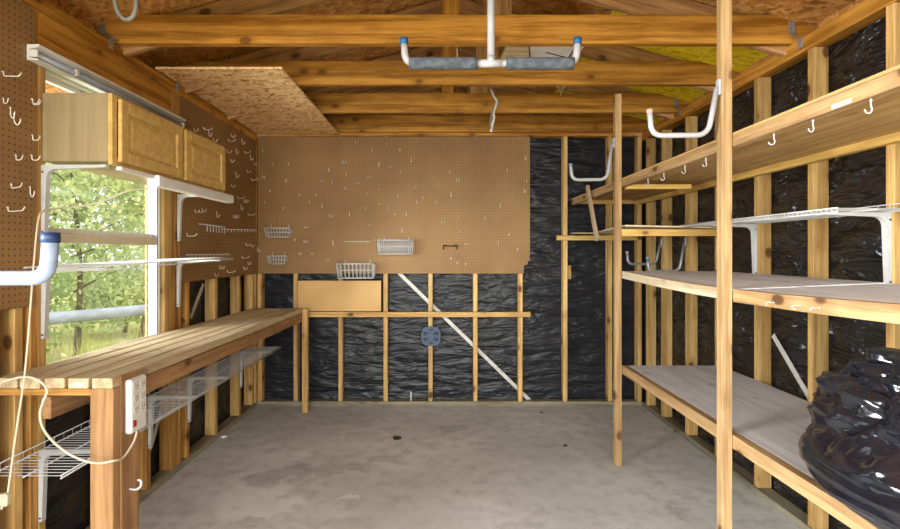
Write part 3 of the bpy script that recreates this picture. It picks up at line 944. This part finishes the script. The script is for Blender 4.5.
# ceiling rack: pipe with foam-wrapped bar
YH = 2.015
cr = thing('ceiling_rack', 'grey foam-wrapped pipe rack hanging from the ceiling joist', 'pipe rack', (.2, YH, 2.18))
zb = at(0, 63.5, YH).z
cx = at(491, 0, YH).x
wobj('pipe', MB().tube([(cx, YH, zb), (cx, YH, 2.60)], .0155, 16), M['pvc_grey'], cr)
xl, xr = at(404, 0, YH).x, at(577.5, 0, YH).x
P = round_path([(xl, YH, at(0, 42, YH).z), (xl + .006, YH, zb), (xr - .006, YH, zb), (xr, YH, at(0, 42, YH).z)], .055, 8)
wobj('cross_bar', MB().tube(P, .0145, 14), M['pvc_grey'], cr)
for a, b in ((408, 478), (505, 574)):
    xa, xb = at(a, 0, YH).x + .004, at(b, 0, YH).x - .002
    n = 14
    pts = [(xa + (xb - xa) * i / n, YH, zb + .0012 * noise.noise(Vector((i * .7, a, 0)))) for i in range(n + 1)]
    rr = [.0245 + .0015 * noise.noise(Vector((i * .9, b, 3))) for i in range(n + 1)]
    wobj('foam_sleeve', MB().tube(pts, rr, 16), M['foam'], cr)
wobj('tee_fitting', MB().tube([(cx - .045, YH, zb), (cx + .045, YH, zb)], .0165, 14).tube([(cx, YH, zb), (cx, YH, zb + .03)], .0163, 14), M['pvc_grey'], cr)
for x in (xl, xr):
    z = at(0, 44.5, YH).z
    wobj('end_cap', MB().tube([(x, YH, z), (x, YH, z + .026)], .0175, 14), M['teal_cap'], cr)
wobj('pipe_clamp', MB().box(cx - .03, cx + .03, 1.936, 1.996, 2.50, 2.53, .003), M['grey_metal'], cr)

# grey rubber hook by the left wall
gh = thing('ceiling_hook', 'grey rubber-coated hook hanging from the joist near the cabinet', 'hook', (-1.26, 1.918, 2.465))
P = smooth_path([(-1.262, 1.918, 2.468), (-1.285, 1.918, 2.43), (-1.292, 1.918, 2.385), (-1.278, 1.918, 2.335), (-1.252, 1.918, 2.308), (-1.222, 1.918, 2.318), (-1.208, 1.918, 2.36), (-1.212, 1.918, 2.42)])
wobj('hook_rod', MB().tube(P, .0085, 10), M['grey_rubber'], gh)

# flat framed board lying on the joists
fb = thing('flat_board', 'pale flat board with white rim lying on the ceiling joists', 'board', (.6, 2.9, 2.62))
zq = JB + .1515
m = MB().prism([(.46, 2.62), (.80, 2.60), (.80, 3.17), (.58, 3.17)], 'z', zq, zq + .022)
wobj('panel', m, M['lavender'], fb)
m = MB().prism([(.40, 2.62), (.455, 2.62), (.575, 3.17), (.37, 3.17)], 'z', zq, zq + .02)
wobj('wood_backing', m, M['pale_edge'], fb)
m = MB().prism([(.803, 2.60), (.86, 2.60), (.84, 3.18), (.803, 3.18)], 'z', zq - .001, zq + .03)
wobj('white_rim', m, M['white_plastic'], fb)
for q in ([(.455, 2.62), (.463, 2.62), (.583, 3.17), (.575, 3.17)], [(.795, 2.62), (.803, 2.62), (.803, 3.17), (.795, 3.17)], [(.64, 2.98), (.78, 3.06), (.78, 3.07), (.64, 2.99)]):
    wobj('dark_edging', MB().prism(q, 'z', zq - .003, zq - .0005), M['black_metal'], fb)

# strap and strings on the joists
st = thing('hanging_strap', 'knotted white strap dangling from the middle ceiling joists', 'strap', (.4, 3.76, 2.6))
a = [at(491.5, 90, 3.733), at(494.5, 97, 3.733), at(497, 101, 3.733), at(495.5, 107, 3.733), at(493.5, 112, 3.733), at(494, 118, 3.732), at(492, 126, 3.728), at(491, 132, 3.728)]
wobj('strap_loop', MB().tube(smooth_path(a), [.010] * 43, 6) if False else MB().tube(smooth_path(a), .011, 6), M['white_plastic'], st)
wobj('strap_tail', MB().tube(smooth_path([at(493.5, 107, 3.728), at(492, 113, 3.722), at(490.5, 121, 3.722), at(490.5, 129, 3.722)]), .007, 6), M['grey_rubber'], st)
wobj('strap_cord', MB().tube(smooth_path([at(491, 86, 3.733), at(491.5, 90, 3.733), at(493, 95, 3.733)]), .004, 6), M['cord'], st)
tag(wobj('hanging_string', MB().tube([at(457, 46, 2.58), at(457.3, 58.5, 2.58)], .002, 6), M['cord']), 'thin pale string hanging below the front ceiling joist', 'string')
tag(wobj('wire_hook', MB().tube(smooth_path([at(554, 84.5, 3.732), at(560, 88, 3.732), at(565, 86, 3.732), at(562, 90, 3.732), at(560.5, 95, 3.732)]), .005, 6), M['white_metal']), 'small white wire hook on the third ceiling joist', 'hook')

# twisted metal joist ties
def tie(label, x, y, s, top, bot, wallx):
    m = MB()
    pts = [(x, y - .003, top), (x, y - .004, top - .055), (wallx, y - .04, top - .105), (wallx, y - .06, bot + .045), (wallx, y - .06, bot)]
    V = []
    for i, p in enumerate(pts):
        k = [0, 0, .5, 1, 1][i]
        dx, dy = .016 * (1 - k), .016 * k
        V += [(p[0] - dx, p[1] - dy, p[2]), (p[0] + dx, p[1] + dy, p[2])]
    V2 = [(q[0] - s * .0015, q[1] - .0015, q[2]) for q in V]
    n = len(V)
    F = []
    for i in range(len(pts) - 1):
        a = 2 * i
        F += [(a, a + 1, a + 3, a + 2), (n + a, n + a + 2, n + a + 3, n + a + 1), (a, a + 2, n + a + 2, n + a), (a + 1, n + a + 1, n + a + 3, a + 3)]
    F += [(0, n, n + 1, 1), (n - 2, n - 1, 2 * n - 1, 2 * n - 2)]
    m.add(V + V2, F)
    tag(wobj('joist_tie', m, M['grey_metal']), label, 'metal tie', 'twisted joist ties')
tie('twisted metal tie at the left end of the front joist', -1.75, 2.505, 1, 2.58, 2.41, -1.664)
tie('twisted metal tie at the right end of the front joist', 1.80, 2.505, -1, 2.575, 2.415, 1.800)
tie('twisted metal tie at the right end of the third joist', 1.80, 3.743, -1, 2.575, 2.415, 1.800)
tie('twisted metal tie above the strand board panel, left wall', -1.715, 3.116, 1, 2.58, 2.40, -1.664)

# cup hooks under the top shelf and along the middle shelf
def cup_hook_mesh(sc=1.0):
    P = [(0, 0, 0), (0, 0, -.028), (.004, 0, -.042), (-.004, 0, -.056), (-.018, 0, -.054), (-.024, 0, -.042)]
    return MB().tube([Vector(p) * sc for p in smooth_path(P, 5)], .0028 * sc, 8).tube([(0, 0, -.004), (0, 0, -.007)], .006 * sc, 8).mesh('cup_hook', M['white_metal'])
chm = cup_hook_mesh(.72)
ordn = ['first', 'second', 'third', 'fourth', 'fifth', 'sixth', 'seventh', 'eighth', 'ninth', 'tenth', 'eleventh', 'twelfth', 'thirteenth', 'fourteenth']
for i, px in enumerate((871, 813, 774, 706, 685, 664, 648)):
    o = obj('cup_hook', chm, None, None, Matrix.Translation((1.185, F_ * 1.185 / (px - 442), 1.814)) @ Matrix.Rotation(.25 * math.sin(i * 2.3), 4, 'Z'))
    tag(o, 'white cup hook under the top shelf rail, %s from the near end' % ordn[i], 'hook', 'cup hooks under the top shelf')
for i, px in enumerate((819, 799, 773)):
    y = F_ * 1.16 / (px - 442)
    o = obj('cup_hook', chm, None, None, Matrix.Translation((1.1665, y, sag(y) - .03)) @ Matrix.Rotation(PI / 2, 4, 'Y') @ Matrix.Rotation([.7, -.6, .3][i], 4, 'Z') @ Matrix.Rotation(PI, 4, 'X') @ Matrix.Rotation(PI, 4, 'Y') @ Matrix.Scale(.75, 4))
    tag(o, 'white cup hook on the middle shelf edge, %s from the near end' % ordn[i], 'hook', 'cup hooks along the middle shelf')
P = [Vector(p) for p in ((-1.2055, 1.875, .476), (-1.180, 1.875, .474), (-1.166, 1.88, .484), (-1.168, 1.885, .502), (-1.180, 1.885, .506))]
tag(wobj('coat_hook', MB().tube(smooth_path(P), .0042, 8), M['white_metal']), 'white screw hook on the workbench post below the power strip', 'hook')

# ------------------------------------------------------------------ things on the pegboards
rnd = random.Random(5)
def peg_meshes():
    out = []
    # prongs point to -y (out of the back board), origin at the board face
    def T(paths, r=.0019):
        m = MB()
        for p in paths: m.tube([Vector(q) for q in p], r, 6)
        return m.mesh('peg_hook', M['wire_metal'])
    s1 = round_path([(0, .0, .008), (0, -.006, .010), (0, -.006, -.012), (0, -.028, -.010), (0, -.034, .008)], .008, 3)
    s2 = round_path([(0, 0, .010), (0, -.006, .012), (0, -.006, -.02), (0, -.016, -.034), (0, -.026, -.022), (0, -.028, -.006)], .012, 3)
    s3 = round_path([(0, 0, .008), (0, -.006, .010), (0, -.006, -.008), (0, -.055, -.004), (0, -.062, .012)], .008, 3)
    out.append(T([s1])); out.append(T([s2], .0022)); out.append(T([s3], .0020))
    off = lambda p, d: [Vector(q) + Vector((d, 0, 0)) for q in p]
    out.append(T([off(s1, -.013), off(s1, .013), [(-.013, -.006, -.012), (.013, -.006, -.012)]]))
    s5 = round_path([(0, 0, .0), (.0, -.005, 0), (.035, -.005, .001), (.042, -.005, .01)], .006, 3)
    out.append(T([s5]))
    return out
PEG = peg_meshes()
KIND = {'s': 0, 'j': 1, 'l': 2, 'd': 3, 'b': 4}
def rows(items, nrows):
    zs = sorted(items, key=lambda t: -t[1].z)
    n = len(zs); per = math.ceil(n / nrows)
    for r in range(nrows):
        row = sorted(zs[r * per:(r + 1) * per], key=lambda t: t[2])
        yield r, row
ROWN = ['topmost', 'second', 'third', 'fourth', 'fifth', 'sixth', 'seventh', 'bottom']
KN = ['short straight', 'small curled', 'long straight', 'double-prong', 'sideways']
def set_pegs(items, nrows, R, where, group):
    for r, row in rows(items, nrows):
        nm = ROWN[r] if r < nrows - 1 else 'bottom'
        for i, (k, p, px) in enumerate(row):
            o = obj('peg_hook', PEG[KIND[k]], None, None, Matrix.Translation(p) @ R @ Matrix.Rotation(rnd.uniform(-.35, .35), 4, 'Z'))
            o.name = 'peg_hook'
            tag(o, '%s peg hook on %s, %s from left in %s row' % (KN[KIND[k]], where, ordn[i], nm), 'hook', group)
S6 = 6.22
back = []
def B(x0, y0, lst):
    for k, x, y in lst:
        px, py = x0 + x / S6, y0 + y / S6
        back.append((k, at(px, py - .6, YB - .0078), px))
B(250, 135, [('l', 88, 108), ('s', 143, 190), ('s', 240, 185), ('s', 93, 265), ('j', 228, 282), ('s', 125, 352), ('s', 92, 422), ('s', 213, 458), ('s', 310, 378), ('s', 415, 378), ('s', 372, 425), ('j', 452, 438), ('s', 452, 290), ('s', 513, 300), ('j', 495, 212), ('d', 585, 172), ('d', 510, 505)])
B(340, 135, [('s', 97, 48), ('s', 195, 100), ('s', 293, 62), ('s', 370, 98), ('j', 443, 155), ('j', 246, 180), ('s', 318, 205), ('s', 380, 232), ('b', 165, 268), ('b', 98, 305), ('s', 246, 340), ('s', 167, 372), ('s', 357, 378), ('s', 308, 390), ('s', 475, 328), ('s', 517, 395), ('s', 475, 420), ('s', 600, 422), ('s', 587, 272), ('b', 236, 435), ('j', 298, 455), ('s', 167, 460), ('s', 345, 498), ('j', 415, 490), ('j', 60, 490), ('s', 40, 250), ('s', 40, 335)])
B(430, 135, [('s', 118, 238), ('d', 172, 282), ('j', 128, 368), ('s', 180, 510), ('s', 345, 520), ('s', 482, 225), ('j', 590, 142), ('j', 585, 347), ('j', 440, 435), ('s', 600, 290)])
B(250, 205, [('s', 283, 220), ('d', 352, 230), ('j', 515, 232), ('b', 335, 143), ('s', 318, 305), ('s', 395, 305), ('s', 492, 345)])
B(340, 205, [('s', 190, 125), ('j', 385, 157), ('s', 217, 222)])
B(430, 205, [('d', 80, 110), ('s', 187, 172), ('s', 490, 188), ('j', 425, 235), ('s', 540, 280), ('b', 215, 247), ('s', 125, 335), ('s', 172, 365), ('s', 220, 370)])
set_pegs(back, 7, Matrix(), 'large back pegboard', 'peg hooks on the back pegboard')
left = []
XPEG = -1.6635
for y0, lst in ((90, [('s', 258, 190), ('l', 305, 185), ('j', 330, 203), ('s', 352, 240), ('s', 440, 220), ('l', 425, 243), ('j', 490, 243), ('s', 420, 295), ('j', 462, 290), ('l', 505, 300), ('j', 530, 320), ('s', 437, 340), ('s', 550, 355), ('s', 515, 390), ('j', 460, 402), ('l', 535, 430), ('s', 440, 460)]),
                (180, [('l', 470, 85), ('d', 505, 100), ('j', 485, 125), ('s', 265, 150), ('s', 285, 150), ('s', 300, 145), ('j', 368, 160), ('d', 455, 175), ('l', 520, 165), ('l', 225, 265), ('s', 510, 310), ('s', 535, 315), ('j', 565, 330), ('l', 490, 372), ('d', 385, 420), ('l', 420, 440), ('s', 360, 455), ('s', 500, 425), ('s', 520, 400)])):
    for k, x, y in lst:
        px, py = 140 + x / 4.81, y0 + y / 4.81
        if px < 258: left.append((k, onx(px - .5, py, XPEG), px))
set_pegs(left, 6, Rz, 'corner pegboard', 'peg hooks between window and corner')
near = []
for y0, lst in ((0, [('l', 8, 355), ('s', 12, 485), ('s', 150, 485)]), (100, [('j', 45, 50), ('j', 60, 80), ('s', 150, 8), ('s', 150, 180), ('s', 70, 275), ('s', 145, 275), ('l', 50, 415), ('j', 140, 430)]), (200, [('l', 30, 45)])):
    for k, x, y in lst:
        px, py = x / 4.81, y0 + y / 4.81
        near.append((k, onx(px, py, XPEG), px))
set_pegs(near, 3, Rz, 'near pegboard', 'peg hooks on the near pegboard')

def basket(label, px0, px1, py0, py1, depth, nv, taper=.12):
    p0, p1 = at(px0, py0, YB - .01 - depth), at(px1, py1, YB - .01 - depth)
    yb, yf = YB - .011, YB - .011 - depth
    b = thing('wire_basket', label, 'basket', ((p0.x + p1.x) / 2, yf, p1.z), 'white wire baskets on the back pegboard')
    x0, x1, z1, z0 = p0.x, p1.x, p0.z, p1.z
    w = (x1 - x0) * taper * .5
    def ring(k, z, r):
        a = w * (1 - k); yy = yf + (1 - k) * depth * .18
        c = [(x0 + a, yy, z), (x1 - a, yy, z), (x1 - a, yb, z), (x0 + a, yb, z)]
        m = MB()
        for i in range(4): m.tube([c[i], c[(i + 1) % 4]], r, 6)
        return m, c
    m1, ct = ring(1, z1, .0045); m2, cb = ring(0, z0, .0045)
    wobj('rim', m1, M['white_metal'], b)
    m = m2
    lerp = lambda a, c, t: Vector(a) + (Vector(c) - Vector(a)) * t
    for i in range(nv + 1):
        t = i / nv
        m.tube([lerp(ct[0], ct[1], t), lerp(cb[0], cb[1], t)], .0034, 6)
        m.tube([lerp(ct[3], ct[2], t), lerp(cb[3], cb[2], t)], .0028, 6)
        m.tube([lerp(cb[0], cb[1], t), lerp(cb[3], cb[2], t)], .0026, 6)
    c3 = [lerp(ct[i], cb[i], .45) for i in range(4)]
    for i in range(4): m.tube([c3[i], c3[(i + 1) % 4]], .0028, 6)
    nd = max(2, int(depth / .03))
    for i in range(1, nd):
        t = i / nd
        for q in ((0, 3), (1, 2)):
            m.tube([lerp(ct[q[0]], ct[q[1]], t), lerp(cb[q[0]], cb[q[1]], t)], .0026, 6)
    wobj('basket_wires', m, M['white_metal'], b)
    for t in (.15, .85):
        p = lerp(ct[3], ct[2], t)
        wobj('hanger', MB().tube([p, p + Vector((0, 0, .03)), p + Vector((0, .003, .034))], .003, 6), M['white_metal'], b)
basket('white wire basket in the pegboard corner, upper of two', 264, 289.5, 228, 237, .085, 8, .2)
basket('white wire basket in the pegboard corner, lower and smaller of two', 267, 285, 256, 264, .07, 6, .2)
basket('widest white wire basket, hanging mid pegboard', 377.5, 413, 240, 254, .11, 17, .05)
basket('white wire basket overhanging the lower edge of the pegboard', 336.5, 373, 264, 278.5, .16, 9, .05)

def comb(label, a, b, n, R, group, r=.003, drop=.028, out=.03, mat='white_metal'):
    c = thing('tool_rack', label, 'rack', (a + b) / 2, group)
    m = MB().tube([a, b], r, 6)
    wobj('bar', m, M[mat], c)
    for i in range(n):
        p = a + (b - a) * ((i + .5) / n)
        q = [p, p + R @ Vector((0, -out, 0)), p + R @ Vector((0, -out, -drop))]
        wobj('prong', MB().tube(q, r * .8, 6), M[mat], c)
R3 = Rz.to_3x3()
comb('small metal prong rack left of the widest wire basket', at(343, 241.5, YB - .012), at(370, 241.5, YB - .012), 7, Matrix.Identity(3), 'pronged racks', .0028, .012, .02, 'wire_metal')
comb('white looped tool rack on the far left-wall pegboard', onx(199, 224, XPEG + .006), onx(220, 227, XPEG + .006), 7, R3, 'pronged racks', .0035, .05, .045)
comb('dull metal prong rack closest to the back corner', onx(222, 229, XPEG + .006), onx(254, 230, XPEG + .006), 10, R3, 'pronged racks', .003, .02, .03, 'wire_metal')
comb('low metal prong rack above the window wire shelf', onx(186, 255, XPEG + .006), onx(228, 254, XPEG + .006), 12, R3, 'pronged racks', .0025, .015, .025, 'wire_metal')
hb = at(450, 246, YB - .02)
tag(wobj('tool_holder', MB().tube(round_path([hb + Vector((-.06, -.03, -.03)), hb + Vector((-.06, -.01, .008)), hb + Vector((-.045, 0, .0)), hb + Vector((.045, 0, 0)), hb + Vector((.06, -.01, .008)), hb + Vector((.06, -.03, -.03))], .012, 4), .005, 8).tube([hb + Vector((-.04, 0, 0)), hb + Vector((-.04, .012, .012))], .004, 6).tube([hb + Vector((.04, 0, 0)), hb + Vector((.04, .012, .012))], .004, 6), M['black_metal']), 'black two-ended tool holder on the back pegboard', 'tool holder')

# slate plastic bracket plate on the middle stud
pd = thing('bracket_plate', 'slate blue rounded plastic plate on a back wall stud', 'plate', (-.1, YB - .01, .63))
pc = at(431, 336, YB - .012)
m = MB()
n = 32; out = []
for k in range(n):
    a = 2 * PI * k / n
    c_, s_ = math.cos(a), math.sin(a)
    r = .086 / (abs(c_) ** 3.2 + abs(s_) ** 3.2) ** (1 / 3.2)
    out.append((pc.x + r * c_, pc.z + r * s_))
m.prism(out, 'y', YB - .028, YB - .0015)
wobj('plate', m, M['pad'], pd)
for sx in (-1, 1):
    for sz in (-1, 1):
        x, z = pc.x + sx * .05, pc.z + sz * .026
        m = MB()
        pts = [(x + .014 * math.cos(a), YB - .031, z + .012 * math.sin(a)) for a in [2 * PI * i / 12 for i in range(13)]]
        m.tube(pts, .005, 6, cap=False)
        wobj('boss_ring', m, M['pad_dark'], pd)
for s in (-1, 1):
    wobj('slot', MB().prism([(pc.x - .012, pc.z + s * .052), (pc.x + .012, pc.z + s * .052), (pc.x + .022, pc.z + s * .066), (pc.x - .022, pc.z + s * .066)][::s], 'y', YB - .033, YB - .0285), M['pad_dark'], pd)
m = MB().box(pc.x - .024, pc.x + .024, YB - .034, YB - .0285, pc.z - .036, pc.z + .036, .003)
wobj('center_block', m, M['pad'], pd)

# bits on the sill plate and the floor
tag(wobj('plastic_strip', MB().box(-.285, -.277, YB + .012, YB + .016, .041, .125), M['white_plastic']), 'short white plastic strip upright on the back sill plate', 'strip')
def chip(label, px, py, s, mat, name='wood_chip'):
    y = 1.39 * F_ / (py - 252); x = (px - 442) / F_ * y
    V = []
    n = 7
    for k in range(n):
        a = 2 * PI * k / n; r = s * (.7 + .5 * rnd.random())
        V.append((x + r * math.cos(a), y + r * .8 * math.sin(a)))
    tag(wobj(name, MB().prism(V, 'z', .001, .001 + s * .5), M[mat]), label, 'debris')
chip('dark dead leaf scrap lying mid floor', 397, 439, .028, 'black_metal', 'leaf_scrap')
chip('tiny black chip on the floor by the back wall', 541.5, 413, .013, 'black_metal')
chip('tiny black chip left of the far shelf post', 565, 446, .013, 'black_metal')
chip('white paint flake on the floor by the left sill plate', 224, 437, .02, 'label', 'paint_flake')
chip('brown scrap on the floor below the lower shelf', 676, 432, .022, 'bark', 'wood_scrap')

# ------------------------------------------------------------------ black bag on the lower shelf
def bag():
    cx, cy, z0 = 1.432, 1.225, .657
    RX, RY, H = .325, .415, .40
    nu, nv = 280, 150
    V, F = [], []
    def h(i, j, sd):
        return math.modf(abs(math.sin(i * 127.1 + j * 311.7 + sd * 74.7) * 43758.5453))[0] * 2 - 1
    def facet(u, v, N, Mv, sd):
        """flat facets with sharp creases: values on a skewed lattice, joined by planes; u wraps after 1."""
        x, y = u * N, v * Mv + .35 * math.sin(u * 2 * PI * 3 + sd)
        i, j = math.floor(x), math.floor(y)
        fx, fy = x - i, y - j
        g = lambda p, q: h((i + p) % N, j + q, sd)
        if (i + j) % 2:
            if fx + fy < 1: return g(0, 0) + (g(1, 0) - g(0, 0)) * fx + (g(0, 1) - g(0, 0)) * fy
            return g(1, 1) + (g(0, 1) - g(1, 1)) * (1 - fx) + (g(1, 0) - g(1, 1)) * (1 - fy)
        if fx > fy: return g(0, 0) + (g(1, 0) - g(0, 0)) * fx + (g(1, 1) - g(1, 0)) * fy
        return g(0, 0) + (g(0, 1) - g(0, 0)) * fy + (g(1, 1) - g(0, 1)) * fx
    for j in range(nv + 1):
        t = j / nv
        for i in range(nu):
            a = 2 * PI * i / nu
            ph = -PI / 2 + PI * t
            cr_ = max(0.0, math.cos(ph)) ** (.55 if ph > 0 else .22)
            zz = math.copysign(abs(math.sin(ph)) ** .8, math.sin(ph))
            ca, sa = math.cos(a), math.sin(a)
            e = (abs(ca) ** 3.2 + abs(sa) ** 3.2) ** (-1 / 3.2)
            taper = 1.0 - .27 * max(0, (zz + .1)) ** 1.0
            x, y, z = RX * cr_ * ca * e * taper, RY * cr_ * sa * e * taper, H * .5 * zz
            # slumps toward the front edge of the shelf low down
            x -= .03 * max(0, -zz + .2) * cr_
            p = Vector((x, y, z))
            up = facet(a / (2 * PI), t, 15, 8, 1) * .055 + facet(a / (2 * PI), t, 28, 16, 2) * .030 + facet(a / (2 * PI), t, 54, 30, 5) * .016 + facet(a / (2 * PI), t, 96, 52, 6) * .006
            dn = facet(a / (2 * PI), t, 9, 12, 3) * .020 + facet(a / (2 * PI), t, 12, 36, 4) * .010 + facet(a / (2 * PI), t, 26, 70, 7) * .004
            kk = max(0, min(1, (zz + .35) / .35))
            d = up * kk + dn * (1 - kk) + .02 * noise.noise(p * 4)
            low = max(0.0, min(1.0, (z + H * .5) / .12))
            mid = 1.0
            nrm = Vector((ca * cr_, sa * cr_, zz * .7)).normalized()
            p = p + nrm * d * (0.25 + .75 * low) * mid
            wz_ = z0 + H * .5 + p.z
            V.append((cx + p.x, cy + p.y, max(z0 + .0008, wz_)))
    for j in range(nv):
        for i in range(nu):
            a = j * nu + i; b = j * nu + (i + 1) % nu
            F.append((a, b, b + nu, a + nu))
    m = MB().add(V, F, True)
    o = thing('garbage_bag', 'crumpled black plastic bag sitting on the lower right shelf', 'bag', (cx, cy, z0))
    wobj('bag_body', m, M['bag'], o)
    # gathered neck lying on top
    m = MB(); V, F = [], []
    n1, n2 = 60, 26
    for j in range(n2 + 1):
        t = j / n2
        rr = .02 + .15 * math.sqrt(max(0, 1 - t * t)) * 1.0
        c = Vector((1.44 - .06 * t, 1.34 + .07 * t, z0 + H - .06 + .10 * t))
        for i in range(n1):
            a = 2 * PI * i / n1
            f = 1 + .22 * math.sin(a * 7 + 4 * t) + .25 * noise.noise(Vector((math.cos(a) * 2, math.sin(a) * 2, t * 5)))
            V.append(c + Vector((math.cos(a) * rr * f, math.sin(a) * rr * f, .03 * noise.noise(Vector((a, t * 4, 2))))))
    for j in range(n2):
        for i in range(n1):
            a = j * n1 + i; b = j * n1 + (i + 1) % n1
            F.append((a, b, b + n1, a + n1))
    F.append(tuple(n2 * n1 + i for i in range(n1)))
    F.append(tuple(range(n1))[::-1])
    m.add(V, F, True)
    wobj('gathered_neck', m, M['bag'], o)
bag()

# ------------------------------------------------------------------ trees outside the window
def tree(name, label, x, y, h, spread, mat, nleaf, seed, trunk_r=.09, lean=0.0, cat='tree', low=.25, leaf=.1):
    R = random.Random(seed)
    o = thing(name, label, cat, (x, y, -.13), 'greenery outside the window')
    m = MB()
    tops = []
    base = Vector((x, y, -.14))
    tip = base + Vector((lean, R.uniform(-.3, .3), h * .8))
    path = smooth_path([base, base + (tip - base) * .4 + Vector((R.uniform(-.1, .1), .05, 0)), tip], 5)
    m.tube(path, [trunk_r * (1 - .75 * i / (len(path) - 1)) for i in range(len(path))], 8)
    for k in range(10):
        t = R.uniform(low, .95)
        s = base + (tip - base) * t
        a = R.uniform(0, 2 * PI)
        e = s + Vector((math.cos(a), math.sin(a), R.uniform(.1, .6))) * spread * R.uniform(.5, .95) * (1.1 - t * .4)
        m.tube([s, (s + e) / 2 + Vector((0, 0, .06)), e], [trunk_r * .3, trunk_r * .2, trunk_r * .08], 6)
        tops.append((s, e))
    wobj('trunk', m, M['bark'], o)
    m = MB()
    for k in range(nleaf):
        s, e = R.choice(tops)
        c = s + (e - s) * R.uniform(.2, 1.1) + Vector((R.gauss(0, 1), R.gauss(0, 1), R.gauss(0, .8))) * spread * .28
        if c.z < .05: c.z = .05 + R.random() * .3
        u = Vector((R.gauss(0, 1), R.gauss(0, 1), R.gauss(0, 1))).normalized()
        w = u.orthogonal().normalized(); 
        ql = leaf * R.uniform(.6, 1.3)
        m.add([c - u * ql, c + w * ql * .45, c + u * ql, c - w * ql * .45], [(0, 1, 2, 3)])
    wobj('leaf_canopy', m, M[mat], o)
tree('leafy_tree', 'pale leafy tree with thin grey trunk behind the upper sash', -5.3, 7.05, 4.4, 1.5, 'leaf_a', 5200, 1, .05, leaf=.055)
tree('leafy_tree', 'dark trunked tree outside by the far window jamb', -4.15, 6.7, 4.2, 1.1, 'leaf_c', 2600, 2, .10, low=.5, leaf=.05)
tree('leafy_tree', 'tall green tree farther off beyond the window', -9.4, 10.6, 5.5, 2.1, 'leaf_b', 6500, 3, .12, leaf=.08)
tree('leafy_tree', 'yellow-green tree beyond the far side of the window', -7.2, 12.2, 5.0, 2.0, 'leaf_a', 6000, 4, .12, leaf=.08)
tree('leafy_tree', 'broad green tree outside at the near window side', -7.8, 7.2, 4.6, 1.7, 'leaf_c', 6500, 5, .10, leaf=.065)
tree('leafy_shrub', 'bushy shrub low outside the lower sash', -5.0, 5.4, 1.4, .8, 'leaf_b', 3200, 6, .03, cat='shrub', low=.05, leaf=.045)
tree('leafy_shrub', 'yellowish shrub low outside the near window corner', -4.4, 4.2, 1.0, .6, 'leaf_c', 2400, 7, .025, cat='shrub', low=.05, leaf=.04)
tree('leafy_shrub', 'shrub farther off below the tree trunks', -6.0, 9.2, 2.2, 1.3, 'leaf_a', 4200, 8, .04, cat='shrub', low=.05, leaf=.06)
m = MB(); R_ = random.Random(9)
for k in range(1500):
    x, y = R_.uniform(-5.5, -2.2), R_.uniform(2.6, 7.5)
    h = R_.uniform(.25, .75); a = R_.uniform(0, 2 * PI); d = Vector((math.cos(a), math.sin(a), 0))
    b = Vector((x, y, -.13)); t = b + Vector((R_.gauss(0, .12), R_.gauss(0, .12), h))
    m.add([b - d * .006, b + d * .006, t], [(0, 1, 2)])
gro = wobj('tall_grass', m, M['grass'])
gro['kind'] = 'stuff'; gro['label'] = 'tall dry grass growing outside the window'; gro['category'] = 'grass'
tag(wobj('fallen_log', MB().tube(smooth_path([(-4.6, 3.9, .77), (-3.6, 4.9, .75), (-2.7, 5.9, .78)]), [.06] * 13, 10).tube([(-4.4, 4.1, -.13), (-4.4, 4.1, .74)], .04, 8).tube([(-2.8, 5.8, -.13), (-2.8, 5.8, .74)], .04, 8), M['log']), 'grey pole rail outside, crossing the lower window pane', 'rail')
